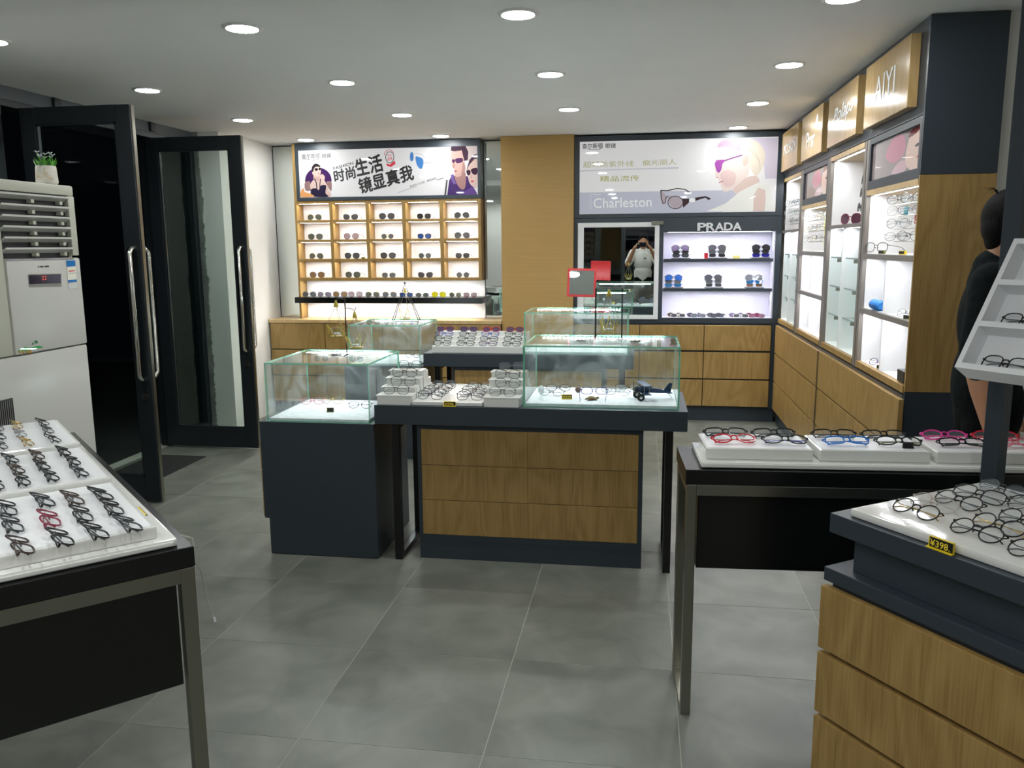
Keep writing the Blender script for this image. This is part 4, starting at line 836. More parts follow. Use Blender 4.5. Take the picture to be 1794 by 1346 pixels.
L(MB().box(-.073, -.0025, fz-.03, -.070, .0025, fz+.045, .001), 'propeller', 'plane_dark'); L(MB().lathe([(.005, 0), (.004, .006), (.0005, .008)], 10, (0, 0, 0)), 'spinner', 'chrome_worn').matrix_local = Matrix.Translation((-.072, 0, fz+.006)) @ Matrix.Rotation(-PI/2, 4, 'Y')
L(MB().prism([(.072, -.001, fz-.008), (.112, -.001, fz-.014), (.120, -.001, fz+.030), (.104, -.001, fz+.034)], (0, .002, 0)), 'tail_fin', 'plane_blue'); L(MB().box(.085, -.035, fz-.013, .112, .035, fz-.011), 'tailplane', 'plane_blue')
L(MB().tube([(.10, 0, fz-.016), (.12, 0, .003)], .0013, 5), 'tail_skid', 'chrome_worn'); L(MB().box(-.005, -.010, fz+.013, .018, .010, fz+.022, .002), 'cockpit', 'fr_olive')
# back square case contents
for i, (px, py) in enumerate(((664, 612), (722, 627))):
    p = at((px, py), z=zl); glasses('oval', 'violet' if i == 0 else 'gun', 'clear', GX((p.x, min(p.y, 6.18), zl), .2-.4*i, .5), '%s eyeglasses on the cloth under the triangle stand' % ['violet', 'grey'][i], 'glasses in the back square case', 'folded')

# ---- candle hangers on the cases
def cage(parent, c, h=.16, w=.055, m='brass_wire'):
    """hanging wire lantern, hook at c, glass cup on its plate"""
    x, y, z = c; mb = MB(); st = MB(); cap = z-.028; mid = z-h*.68; bot = z-h; n = 5
    cp = MB().lathe([(.004, -.002), (.012, -.028), (.013, -.038)], 8, (x, y, z))
    ringm = [(x+w*math.cos(2*PI*i/n+.3), y+w*math.sin(2*PI*i/n+.3), mid+(.008 if i % 2 else -.004)) for i in range(n)]; ringb = [(x+w*.62*math.cos(2*PI*i/n+.9), y+w*.62*math.sin(2*PI*i/n+.9), bot) for i in range(n)]
    for i in range(n):
        st.tube([(x, y, cap), ringm[i]], .0011, 4); mb.tube([ringm[i], ringb[i]], .0018, 4); mb.tube([ringm[i], ringb[i-1]], .0018, 4)
    mb.lathe([(w*.56, -.002), (w*.56, .002)], 10, (x, y, bot))
    k = obj('wire_cage', mb, m, parent); obj('strings', st, 'chrome_worn', k); obj('cap', cp, m, k)
    obj('tealight_cup', MB().lathe([(.021, .003), (.024, .008), (.030, .042), (.0325, .046), (.029, .044), (.023, .010), (.0005, .008)], 16, (x, y, bot)), 'glass', k, True)
    obj('candle', MB().lathe([(.017, .0105), (.017, .018), (.0005, .018)], 12, (x, y, bot)), 'white_lacquer', k)
bt = .9852; b = at((608, 623), z=bt); sx, sy = b.x, b.y
t = thing('lantern_stand', 'black hook stand with two gold wire lanterns on the low square case', 'lantern stand', (sx, sy, bt)); mb = MB(); q = .085
mb.tube([(sx-q, sy, bt+.003), (sx+.01, sy-.06, bt+.003), (sx+q+.02, sy, bt+.003), (sx+.01, sy+.06, bt+.003)], .003, 6, True).tube([(sx, sy-.045, bt+.003), (sx, sy+.045, bt+.003)], .003, 6)
obj('base_loop', mb, 'black', t); zt = at((605, 524), y=sy).z
obj('pole', MB().tube([(sx, sy, bt+.003), (sx, sy, zt)], .0032, 6), 'black', t)
hz = at((590, 540), y=sy).z; hx = at((622, 543), y=sy).x; lx2 = at((588, 523), y=sy).x
obj('hook_arm', MB().tube([(sx, sy, hz), (sx+.02, sy, hz), (hx-.012, sy, hz-.006), (hx-.004, sy, hz-.012), (hx+.003, sy, hz-.004), (hx+.004, sy, hz+.006)], .0022, 6), 'black', t)
obj('hook_arm', MB().tube([(sx, sy, zt-.002), (lx2+.01, sy, zt+.002), (lx2, sy, zt-.006)], .0022, 6), 'black', t)
cage(t, (hx-.003, sy, hz-.012), at((622, 543), y=sy).z-at((622, 608), y=sy).z, .062); cage(t, (lx2, sy, zt-.004), at((588, 525), y=sy).z-at((588, 589), y=sy).z, .062)
b = at((711, 563), z=bt); sx, sy = b.x, b.y; zt = at((709.5, 497), y=sy).z
t = thing('lantern_stand', 'black triangle stand with a gold wire lantern on the back square case', 'lantern stand', (sx, sy, bt)); xa_, xb_ = at((689, 563), y=sy).x, at((735, 563), y=sy).x
obj('frame', MB().tube([(xa_, sy-.03, bt+.003), (sx, sy, zt), (xb_, sy-.03, bt+.003), (xb_, sy+.03, bt+.003), (sx, sy, zt-.004), (xa_, sy+.03, bt+.003)], .0032, 6, True).tube([(xa_, sy-.03, bt+.003), (xb_, sy-.03, bt+.003)], .0032, 6), 'black', t)
obj('finial', MB().lathe([(.0005, 0), (.008, .004), (.008, .012), (.0005, .016)], 8, (sx, sy, zt-.004)), 'black', t); cage(t, (sx, sy, zt-.03), zt-.03-at((709, 559), y=sy).z, .06)
bt = 1.0813; b = at((1066, 595), z=bt); sx, sy = b.x, b.y; zt = at((1066, 505), y=sy).z; xa_, xb_ = at((1043, 595), y=sy).x, at((1089, 595), y=sy).x
t = thing('lantern_stand', 'black rectangular frame with a gold wire lantern on the biplane case', 'lantern stand', (sx, sy, bt))
obj('frame', MB().tube([(xa_, sy-.025, bt+.003), (xa_, sy-.025, zt), (xb_, sy-.025, zt), (xb_, sy-.025, bt+.003)], .003, 6, True).tube([(xa_, sy+.045, bt+.003), (xa_, sy+.045, zt), (xb_, sy+.045, zt), (xb_, sy+.045, bt+.003)], .003, 6, True)
    .tube([(xa_, sy-.025, zt), (xa_, sy+.045, zt)], .003, 6).tube([(xb_, sy-.025, zt), (xb_, sy+.045, zt)], .003, 6).tube([(xa_, sy-.025, bt+.003), (xa_, sy+.045, bt+.003)], .003, 6).tube([(xb_, sy-.025, bt+.003), (xb_, sy+.045, bt+.003)], .003, 6).tube([((xa_+xb_)/2, sy-.025, zt), ((xa_+xb_)/2, sy+.045, zt)], .003, 6), 'black', t)
cage(t, ((xa_+xb_)/2, sy+.01, zt-.004), zt-.006-at((1066, 583), y=sy).z, .05)
# ---- red counter mirror on the back long case
bt = 1.0813; c4 = [at(q_, y=5.93) for q_ in ((993, 470), (1041, 468), (1046, 520), (997, 524))]; cc = sum(c4, Vector())/4
mx = Matrix.Translation((cc.x, 5.93, cc.z)) @ Matrix.Rotation(.0355, 4, 'Z') @ Matrix.Rotation(math.radians(-13.7), 4, 'X') @ Matrix.Rotation(.03, 4, 'Y')
t = thing('counter_mirror', 'square red-framed mirror standing on the back glass case', 'mirror', (cc.x, 5.95, bt)); h = .103
def mxobj(nm, mb, m, par, sm=False):
    mb.v = [tuple(mx @ Vector(v)) for v in mb.v]; return obj(nm, mb, m, par, sm)
mxobj('frame', MB().box(-h, -.006, -h, h, .006, h, .006), 'red_plastic', t); mxobj('mirror_glass', MB().box(-h+.018, -.0085, -h+.018, h-.018, -.006, h-.018), 'mirror', t)
obj('stem', MB().tube([(cc.x-.02, 5.945, bt+.008), (cc.x-.02, 5.945, cc.z-.06)], .006, 8).tube([(cc.x+.02, 5.945, bt+.008), (cc.x+.02, 5.945, cc.z-.06)], .006, 8), 'acrylic', t, True); obj('foot', MB().box(cc.x-.08, 5.88, bt, cc.x+.08, 6.0, bt+.010, .004), 'acrylic', t)
# ---- stepped tray on the back table
ys = [5.76, 5.84, 5.92, 6.0]; zs_ = [at((840, 607.5), y=5.76).z, 0, 0, 0]
for i, py in ((1, 599), (2, 590.5), (3, 582)): zs_[i] = at((840, py), y=ys[i]).z
xa_, xb_ = at((757, 612), y=5.76).x, -.815
t = thing('stepped_tray', 'white stepped tray with four rows of dark eyeglasses on the back table', 'tray', ((xa_+xb_)/2, 5.9, .788))
for i in range(4): obj('step', MB().box(xa_, ys[i], .788, xb_, (ys[i+1] if i < 3 else 6.1), zs_[i], .002), 'white_gloss', t)
for r in range(4):
    for c, px in enumerate((774, 815, 854.5, 896)):
        x = at((px+2*r, 605-8.5*r), y=ys[r]+.03).x; fr_ = [['black', 'black', 'violet', 'black'], ['black', 'black', 'black', 'black'], ['navy', 'black', 'navy', 'black'], ['wine', 'violet', 'red', 'wine']][r][c]
        glasses('rect', fr_, 'clear' if r < 3 else 'purple', GX((x, ys[r]+.03, zs_[r]), random.uniform(-.08, .08), .25), '%s eyeglasses, %s row of the stepped back tray, %s from the square case' % (fw[fr_], ['lowest', 'second', 'third', 'top'][r], cn[c]), 'glasses in the stepped back tray', 'folded', thick=.002, name='eyeglasses')
# ================================================================== FOREGROUND: right table of children's glasses
rt = thing('side_table', 'black lacquered table on brushed chrome legs with white glasses trays', 'table', (.155, 2.586, 0), math.radians(3))
l = lambda nm, mb, m, par=None, sm=False: obj(nm, mb, m, par or rt, sm, local=True)
LT, DP = 1.75, .305
l('tabletop', MB().box(-.004, -.004, .794, LT, DP, .843, .002), 'black_lacquer')
l('apron_box', MB().box(.04, .03, .504, LT-.04, DP-.03, .793, .003), 'black_lacquer')
for x in (0, LT-.04):
    l('leg', MB().box(x, 0, 0, x+.032, .032, .793, .002).box(x, DP-.036, 0, x+.032, DP-.004, .793, .002).box(x, .032, 0, x+.032, DP-.036, .022).box(x, .032, .765, x+.032, DP-.036, .793), 'chrome_worn')
l('rail', MB().box(.032, .002, .757, LT-.04, .028, .793, .002), 'chrome_worn')
ws = thing('tray_sheet', 'long white glossy sheet on the black chrome-legged table', 'tray', (.155, 2.586, .843), math.radians(3)); l('sheet', MB().box(.045, .018, .0005, LT-.02, DP-.012, .02, .007), 'white_gloss', ws, True); l('edge_roll', MB().box(.05, .014, .004, LT-.03, .02, .016, .002), 'white_gloss', ws)
fr3 = [[('rect', 'black'), ('oval', 'red'), ('rect', 'black'), ('oval', 'navy')], [('rect', 'black'), ('rect', 'blue'), ('rect', 'black'), ('oval', 'olive')], [('oval', 'pink'), ('rect', 'black'), ('oval', 'red'), ('oval', 'rose')]]
cw = dict(black='black', red='bright red', navy='blue-sided black', blue='sky blue', olive='black and olive', pink='hot pink', rose='pale red')
for k, px in enumerate((1237.6, 1439, 1645)):
    p = at((px, 807+4*k), z=.863); q = rootmx(rt).inverted() @ p; x0 = q.x; W_ = .335
    tn = ['first', 'second', 'third'][k]
    tr = thing('glasses_tray', 'white block tray on the chrome-legged table, %s from its free end' % tn, 'tray', (.155, 2.586, .8632), math.radians(3)); l('block', MB().box(x0, .055, 0, x0+W_, .27, .036, .004), 'white_gloss', tr); l('inset', MB().box(x0+.008, .063, .036, x0+W_-.008, .262, .0372), 'white_lacquer', tr)
    for j, (s, f) in enumerate(fr3[k]):
        back = j % 2 == 0; xx = x0+(.085 if j < 2 else .245)+(0 if back else .015); yy = .20 if back else .105
        wp = rootmx(tr) @ Vector((xx, yy, .0375))
        glasses(s, 'black' if f in ('navy', 'olive') else f, 'clear', GX(wp, math.radians(3)+random.uniform(-.08, .08), 1.0 if back else 1.1, 1.08, .005), '%s children\'s eyeglasses, %s pair at the %s end of the %s block tray' % (cw[f], 'rear' if back else 'front', 'free' if j < 2 else 'far', tn), 'children\'s glasses on the block trays', 'folded', thick=.0023, name='eyeglasses', tem=f)
    if k == 1:
        wp = rootmx(tr) @ Vector((x0+.28, .1, .0375)); price_tag(wp, .1, 'small black tag on the second white block tray', .03, .016, None, 'black')

# ================================================================== FOREGROUND: near counter, turned
RZ = math.atan2(-.818, .575); nc = thing('drawer_counter', 'turned oak drawer counter with stepped dark top and a price tag', 'counter', (.505, 2.20, 0), RZ)
l = lambda nm, mb, m, par=None, sm=False: obj(nm, mb, m, par or nc, sm, local=True)
LX, LY = 1.25, .60
l('tabletop', MB().box(0, 0, .79, LX, LY, .843, .003), 'laminate'); l('neck', MB().box(.055, .035, .694, LX-.05, LY-.05, .789), 'laminate'); l('lower_slab', MB().box(-.006, -.004, .655, LX, LY, .693, .003), 'laminate'); l('body', MB().box(.012, .012, .08, LX-.01, LY-.01, .654), 'laminate_edge'); l('plinth', MB().box(.03, .03, 0, LX-.03, LY-.03, .08), 'laminate')
for z0, z1 in ((.465, .641), (.278, .451), (.09, .264)):
    l('drawer_front', MB().box(-.006, -.012, z0, LX, .011, z1, .002), 'oak')
ns = thing('tray_sheet', 'white glossy sheet of round glasses on the turned drawer counter', 'tray', (.505, 2.20, .8432), RZ); l('sheet', MB().box(.045, .022, 0, LX-.04, LY-.05, .022, .007), 'white_gloss', ns, True); l('underlay', MB().box(.05, .026, -.0002, LX-.05, LY-.06, .002), 'black', ns)
U = Vector((.575, -.818, 0)); V = Vector((.818, .575, 0))
near = [(1600.5, 890, 'round', 'black', 0, 1.), (1633, 879, 'round', 'pale', .05, 1.), (1676, 875, 'round', 'black', .03, 1.), (1713, 864, 'square', 'black', .05, 1.), (1752, 854, 'round', 'gun', .0, 1.), (1707, 927, 'round', 'black', .0, 1.), (1746, 917, 'round', 'black', .0, 1.0), (1792, 909, 'round', 'black', 0, 1.), (1806, 884, 'round', 'black', 0, 1.), (1816, 968, 'round', 'black', .0, 1.05)]
for i, (px, py, s, f, dr, sc) in enumerate(near):
    p = at((px, py), z=.885); p.z = .8655
    glasses(s, f, 'clear', GX(p-V*.014, RZ+dr, 1.0, sc*1.1, .004), ['black round eyeglasses with a gold bridge at the corner of the sheet', 'pale clear-rimmed eyeglasses on the counter sheet', 'black round eyeglasses between clear and square pairs on the counter sheet', 'black square eyeglasses on the counter sheet', 'gunmetal round eyeglasses at the far edge of the counter sheet', 'large black round eyeglasses above the price tag on the counter', 'black round eyeglasses overlapping the large pair above the price tag', 'black round eyeglasses in the middle of the counter sheet', 'black round eyeglasses toward the wall end of the counter sheet', 'black round eyeglasses at the drawer side of the counter sheet'][i], 'glasses on the turned counter', 'folded', thick=.0011 if f == 'pale' else .0016, tem='gold' if i in (0, 6) else None)
a = at((1634, 950), z=.85); b = at((1680, 968), z=.85); ca = rootmx(nc).inverted() @ ((a+b)/2)
wp = rootmx(nc) @ Vector((ca.x, .008, .8436)); price_tag(wp, RZ, 'yellow and black 398 price tag on the turned counter edge', .062, .026, '¥398.')

# ---- tilted display board on a square post
K = .90; Bp = CAM+(at((1672, 643), y=2.6)-CAM)*K; Tp = CAM+(at((1777, 418), y=2.735)-CAM)*K
sv = (Tp-Bp); sl = sv.length; sv.normalize(); u_ = (U-sv*U.dot(sv)).normalized(); nv = u_.cross(sv)           # nv faces the viewer side
if nv.dot(CAM-Bp) < 0: nv = -nv
mxb = Matrix.Translation(Bp) @ Matrix(((u_.x, sv.x, nv.x), (u_.y, sv.y, nv.y), (u_.z, sv.z, nv.z))).to_4x4()
bd = thing('display_board', 'white sloping display board with compartments of black glasses on a post', 'display board', mx=mxb); WB = .46
l = lambda nm, mb, m, par=None, sm=False: obj(nm, mb, m, par or bd, sm, local=True)
l('back_panel', MB().box(0, 0, -.065, WB, sl, -.053), 'white_lacquer')
for x in (0, WB-.014): l('side_wall', MB().box(x, 0, -.053, x+.014, sl, 0), 'white_lacquer')
pit = (sl-.016)/3
for i in range(4): l('ledge', MB().box(.014, i*pit, -.053, WB-.014, i*pit+.016, 0), 'white_lacquer')
for i in range(3):
    for j in range(2):
        p = Vector((.105+.17*j+(.02 if i == 2 else .0), i*pit+.0195, -.03))
        m = mxb @ Matrix.Translation(p) @ Matrix(((1, 0, 0, 0), (0, 0, 1, 0), (0, -1, 0, 0), (0, 0, 0, 1))).transposed() if False else mxb @ Matrix.Translation(p) @ Matrix.Rotation(-PI/2, 4, 'X').inverted() @ Matrix.Identity(4)
        # local frame of the glasses: x along the board, z up the slope, front toward the viewer
        R_ = Matrix(((1, 0, 0, 0), (0, 0, 1, 0), (0, -1, 0, 0), (0, 0, 0, 1)))
        m = mxb @ Matrix.Translation(p) @ R_ @ Matrix.Rotation(-.12, 4, 'X')
        glasses('square', 'black', 'clear', m, 'black square eyeglasses in the %s compartment of the sloping board, %s' % (['lowest', 'middle', 'top'][i], ['at its open side', 'at its inner side'][j]), 'glasses on the sloping board', 'folded', thick=.0018)
t = thing('post', 'dark grey square post behind the sloping board', 'post', (1.047, 2.578, 0), RZ+.1)
lp_ = lambda nm, mb, m: obj(nm, mb, m, t, local=True)
lp_('shaft', MB().box(-.024, -.024, .01, .024, .024, 2.405, .002), 'laminate'); lp_('foot', MB().box(-.032, -.032, 0, .032, .032, .01, .002), 'laminate')
q = rootmx(t).inverted() @ (Bp+U*.03-V*.0); lp_('bracket', MB().box(min(q.x+.07, -.01), min(q.y*.45, 0)-.005, Bp.z-.058, .012, .012, Bp.z-.046, .003), 'laminate')

# ================================================================== FOREGROUND: left table, turned 45 degrees
LZ = math.atan2(.715, .699); lt = thing('side_table', 'black lacquered chrome-legged table with three white trays by the air conditioner', 'table', (-1.043, 1.743, 0), LZ)
l = lambda nm, mb, m, par=None, sm=False: obj(nm, mb, m, par or lt, sm, local=True)
WX, LY = .60, 1.57
l('tabletop', MB().box(-WX, 0, .794, 0, LY, .843, .002), 'black_lacquer'); l('apron_box', MB().box(-WX+.045, .006, .5, -.045, LY-.03, .793, .003), 'black_lacquer')
for y in (0, LY-.036): l('leg', MB().box(-.036, y, 0, -.002, y+.034, .793, .002).box(-WX+.002, y, 0, -WX+.036, y+.034, .793, .002).box(-WX+.036, y, .757, -.036, y+.034 if y else .006, .793).box(-WX+.036, y, 0, -.036, y+.03, .022), 'chrome_worn')
l('side_rail', MB().box(-.03, .034, .765, -.004, LY-.036, .793), 'chrome_worn')
ls = thing('tray_sheet', 'white glossy sheet on the black table by the air conditioner', 'tray', (-1.043, 1.743, .8432), LZ); l('sheet', MB().box(-WX+.03, .022, 0, -.03, LY-.04, .02, .007), 'white_gloss', ls, True); l('hem', MB().box(-WX+.04, .019, .004, -.04, .024, .014, .002), 'white_gloss', ls)
lt_trays = [(.05, .53, .030), (.54, .995, .042), (1.005, 1.48, .054)]; ltn = ['tray at the table end', 'middle tray', 'tray by the air conditioner']
LTM = rootmx(lt)
for k, (y0, y1, h_) in enumerate(lt_trays):
    tr = thing('glasses_tray', 'white block tray on the forty-five degree black table, %s' % ltn[k], 'tray', (-1.043, 1.743, .8634), LZ); l('block', MB().box(-.55, y0, 0, -.068, y1, h_, .004), 'white_gloss', tr); l('inset', MB().box(-.54, y0+.01, h_, -.078, y1-.01, h_+.001), 'white_lacquer', tr)
    t_ = thing('label_strip', 'tiny label strip on the sheet beside the %s' % ltn[k], 'label', tuple(LTM @ Vector((-.048, (y0+y1)/2, .8634))), LZ); l('strip', MB().box(-.004, -.045, 0, .004, .045, .0012), 'fr_olive' if k == 0 else 'ink', t_); l('print', MB().box(-.002, -.04, .0012, .002, .04, .0016), 'yellow', t_)
# positions read from the photograph, by tray
s2, s1 = 6.186, 8.973
G = {0: [[(80, 340), (130, 510), (230, 735)], [(470, 250), (540, 450), (660, 650)], [(790, 230), (890, 400), (1035, 580)], [(1095, 185), (1220, 330), (1390, 500)]],
     1: [[(-40, 1000), (-10, 1170)], [(210, 720), (310, 890), (410, 1070)], [(620, 630), (735, 840), (870, 1000)], [(1070, 600), (1200, 730), (1290, 880)]],
     2: [[(30, 240), (60, 400), (90, 560)], [(330, 190), (370, 310), (450, 410), (540, 500)], [(750, 150), (830, 270), (890, 380), (940, 460)]]}
for k, cols_ in G.items():
    zt = .8634+lt_trays[k][2]+.001
    for c, col_ in enumerate(cols_):
        col_ = col_[:3]
        for r, (a, b) in enumerate(col_):
            px = (a/s2, 830+b/s2) if k == 0 else (a/s1, 730+b/s1)
            p = at(px, z=zt+.018); q = LTM.inverted() @ p
            if not -.56 < q.x < -.06: continue
            f = ['black', 'gun', 'tort', 'black'][(c+r) % 4] if k < 2 else ['gun', 'gold', 'black', 'silver'][(c+2*r) % 4]
            if k == 0 and (c, r) == (1, 1): f = 'wine'
            n_c = len(col_); a0, a1 = lt_trays[k][0]+(.075, .078, .078)[k], lt_trays[k][1]-(.075, .078, .078)[k]
            if k: q.y = a1-(a1-a0)*(r/(n_c-1))
            wp = LTM @ Vector((q.x+.018, q.y, zt))
            glasses('square' if k == 0 else 'oval', f, 'clear', GX(wp, LZ+PI/2+random.uniform(-.06, .06), 1.15, (1.03, .96, .96)[k], .007), '%s eyeglasses, %s, %s column from aisle, %s from front' % (fw[f], ltn[k], ['first', 'second', 'third', 'fourth', 'fifth'][len(cols_)-1-c], cn[len(col_)-1-r]), 'glasses on the table by the air conditioner', 'folded', thick=.0022 if k < 2 else .0016)
# clear cord hanging over the table corner
z = [LTM @ Vector((-.02, .03, .8665)), LTM @ Vector((.006, .03, .853)), LTM @ Vector((.008, .03, .79)), at((352, 1000), y=1.82), at((362, 1050), y=1.84), at((374, 1082), y=1.86)]
t = thing('plastic_cord', 'thin clear plastic cord hanging from the black table corner', 'cord', tuple(z[0])); obj('cord', MB().tube(z, .0022, 6), lensmat('clear_cord', (215, 215, 205), .45) and 'clear_cord', t, True); obj('end_tip', MB().tube([z[-1], z[-1]+Vector((.003, 0, -.012))], .004, 6), 'white_lacquer', t)

# ================================================================== AIR CONDITIONER
xf, ya, yb, zt = -2.6, 2.95, 3.565, 1.833
ac = thing('air_conditioner', 'tall white floor-standing air conditioner with louvres and display', 'air conditioner', (-2.78, 3.28, 0))
obj('body', MB().box(xf-.36, ya, .02, xf-.03, yb, zt, .03), 'ac_white', ac, True); obj('base', MB().box(xf-.35, ya+.02, 0, xf-.04, yb-.02, .02), 'ac_shadow', ac)
zs0 = 1.10; zl0, zl1 = 1.515, 1.785
obj('lower_door', MB().box(xf-.03, ya+.003, .05, xf-.004, yb-.003, zs0-.002, .010), 'ac_white', ac, True); pn = obj('upper_door', MB().box(xf-.03, ya+.15, zs0+.002, xf, yb-.003, zl0-.01, .010), 'ac_white', ac, True); obj('side_trim', MB().box(xf-.03, ya+.003, zs0+.002, xf-.006, ya+.148, zt-.002, .010), 'ac_cream', ac, True)
obj('top_bezel', MB().box(xf-.03, ya+.15, zl1, xf-.002, yb-.003, zt-.001, .010).box(xf-.03, yb-.045, zl0, xf-.002, yb-.003, zl1, .004), 'ac_cream', ac, True); obj('outlet', MB().box(xf-.0295, ya+.149, zl0-.008, xf-.026, yb-.044, zl1), 'ac_shadow', ac)
for i in range(6):
    z = zl0+.018+i*.0455; lv = obj('louvre', MB().prism([(xf-.024, ya+.152, z-.004), (xf+.004, ya+.152, z+.012), (xf+.004, ya+.152, z+.020), (xf-.024, ya+.152, z+.003)], (0, yb-.047-ya-.152, 0)), 'ac_white', ac)
    for f in (.45, .9): obj('vane', MB().box(xf-.025, ya+.152+.4*f, z-.018, xf-.002, ya+.17+.4*f, z-.003), 'ac_cream', lv)
obj('chrome_line', MB().box(xf-.002, ya+.152, zl0-.016, xf+.002, yb-.05, zl0-.011), 'chrome', ac)
for i in range(9): obj('intake_slot', MB().box(xf-.0045, ya+.012+i*.011, .62, xf-.0025, ya+.019+i*.011, .93), 'ac_shadow', ac)
def acp(x, y, d=.0012): return at((x/6.41, 430+y/6.41), x=xf+d)
def quad(nm, m, a, par, d=.0012): return obj(nm, MB().poly([acp(*q_, d) for q_ in a]), m, par)
ds = quad('display_window', 'chrome_worn', [(315, 325), (690, 318), (692, 462), (328, 470)], pn); quad('display_screen', 'display_black', [(325, 335), (682, 327), (684, 425), (333, 437)], ds, .002); o = acp(470, 392, .003); text('digits', '22', mat('led_red', (120, 30, 30), .4, emit=.5, emit_rgb=(1, .15, .1)) and 'led_red', ds, o, acp(525, 386, .003)-o, acp(468, 345, .003)-o)
for i, (a, b, w_) in enumerate(((428, 240, 12), (450, 240, 38), (500, 238, 50))): quad('logo_mark', 'ink', [(a, b-10), (a+w_, b-12), (a+w_, b+6), (a, b+8)], pn)
for nm, m, pts in (('sticker', P('st_blue', (50, 120, 190)), [(745, 172), (845, 168), (848, 232), (750, 240)]), ('sticker', P('st_white', (240, 238, 220)), [(752, 248), (850, 240), (855, 305), (757, 315)]), ('sticker', P('st_red', (205, 80, 60)), [(770, 285), (840, 278), (842, 290), (772, 297)]), ('sticker', P('st_white', (240, 238, 220)), [(757, 322), (856, 315), (860, 380), (762, 390)]), ('sticker', P('st_blue', (50, 120, 190)), [(764, 392), (862, 384), (864, 410), (767, 418)]), ('sticker', P('st_pale', (214, 216, 212)), [(767, 422), (866, 414), (872, 482), (772, 490)])): quad(nm, m, pts, pn, .0016 if 'red' not in m else .0022)
def acpoly(nm, m, pts, d=.0014): obj(nm, MB().poly([acp(*q_, d) for q_ in smooth_pts(pts, 3)]), m, pn)
acpoly('decal_island', P('leaf', (30, 150, 60)), [(195, 1190), (280, 1140), (340, 1150), (420, 1130), (488, 1145), (400, 1165), (300, 1185)]); acpoly('decal_palm', P('leaf_dark', (20, 110, 50)), [(355, 1105), (375, 1090), (380, 1105), (368, 1120)], .0018); acpoly('decal_palm', P('leaf_dark', (20, 110, 50)), [(385, 1080), (410, 1065), (428, 1090), (405, 1105)], .0018)
for a in (215, 255, 300, 335): acpoly('decal_hut', P('hut', (190, 140, 40)), [(a, 1185), (a+18, 1180), (a+16, 1212), (a+4, 1218)], .0018)
# potted flowers on top
p = at((83, 322), x=-2.66); pp = (-2.66, p.y, zt); t = thing('flower_pot', 'small weathered white pot with green plant and pale flowers', 'potted plant', pp)
mat('leaf_green', (90, 165, 50), .5); mat('leaf_deep', (40, 100, 30), .5); mat('petal', (206, 204, 214), .6); noise_mix('pot_white', (222, 218, 208), (200, 178, 140), scale=(30, 30, 30), rough=.7, lo=.5, hi=.75)
obj('pot', MB().lathe([(.040, 0), (.046, .01), (.042, .075), (.040, .082), (.036, .080), (.034, .07), (.0005, .068)], 20), 'pot_white', t, True, local=True); obj('handle', MB().tube([(0, .041, .07), (0, .056, .055), (0, .058, .03), (0, .045, .018)], .005, 6), 'pot_white', t, True, local=True)
for i in range(46):
    a = random.uniform(0, 2*PI); r = random.uniform(.005, .034); hh = random.uniform(.03, .055); d = Vector((math.cos(a), math.sin(a), 0)); b = Vector((r*math.cos(a), r*math.sin(a), .068)); tp = b+d*.018+Vector((0, 0, hh)); n_ = Vector((-d.y, d.x, 0))*.008; md = (b+tp)/2
    obj('leaf', MB().add([b, md+n_, tp, md-n_], [(0, 1, 2, 3)]), 'leaf_green' if i % 3 else 'leaf_deep', t, local=True)
for i in range(8):
    a = 2*PI*i/8; c_ = Vector((.028*math.cos(a), .034*math.sin(a), .118+.01*(i % 3))); mb = MB()
    for k in range(5):
        q_ = 2*PI*k/5; mb.add([c_, c_+Vector((.010*math.cos(q_-.4), .010*math.sin(q_-.4), .006)), c_+Vector((.015*math.cos(q_), .015*math.sin(q_), .009)), c_+Vector((.010*math.cos(q_+.4), .010*math.sin(q_+.4), .006))], [(0, 1, 2, 3)])
    f_ = obj('flower', mb, 'petal', t, local=True); obj('stalk', MB().tube([(.02*math.cos(a), .02*math.sin(a), .066), c_], .0012, 4), 'leaf_green', f_, local=True)

# ================================================================== PEOPLE
def cap_mesh(p0, p1, r0, r1, n=18, k=6):
    p0, p1 = Vector(p0), Vector(p1); ax = (p1-p0); L_ = ax.length; ax = ax.normalized() if L_ > 1e-6 else Vector((0, 0, 1))
    a = Vector((0, 0, 1)) if abs(ax.z) < .9 else Vector((1, 0, 0)); e1 = ax.cross(a).normalized(); e2 = ax.cross(e1)
    prof = [(r0*math.sin(PI/2*i/k), -r0*math.cos(PI/2*i/k)) for i in range(k+1)]+[(r1*math.cos(PI/2*i/k), L_+r1*math.sin(PI/2*i/k)) for i in range(k+1)]
    vs_ = []; fs = []
    for r, z in prof:
        for j in range(n): q_ = 2*PI*j/n; vs_.append(p0+ax*z+(e1*math.cos(q_)+e2*math.sin(q_))*max(r, 1e-4))
    for i in range(len(prof)-1):
        for j in range(n): fs.append((i*n+j, i*n+(j+1) % n, (i+1)*n+(j+1) % n, (i+1)*n+j))
    fs += [tuple(range(n-1, -1, -1)), tuple((len(prof)-1)*n+j for j in range(n))]
    return vs_, fs
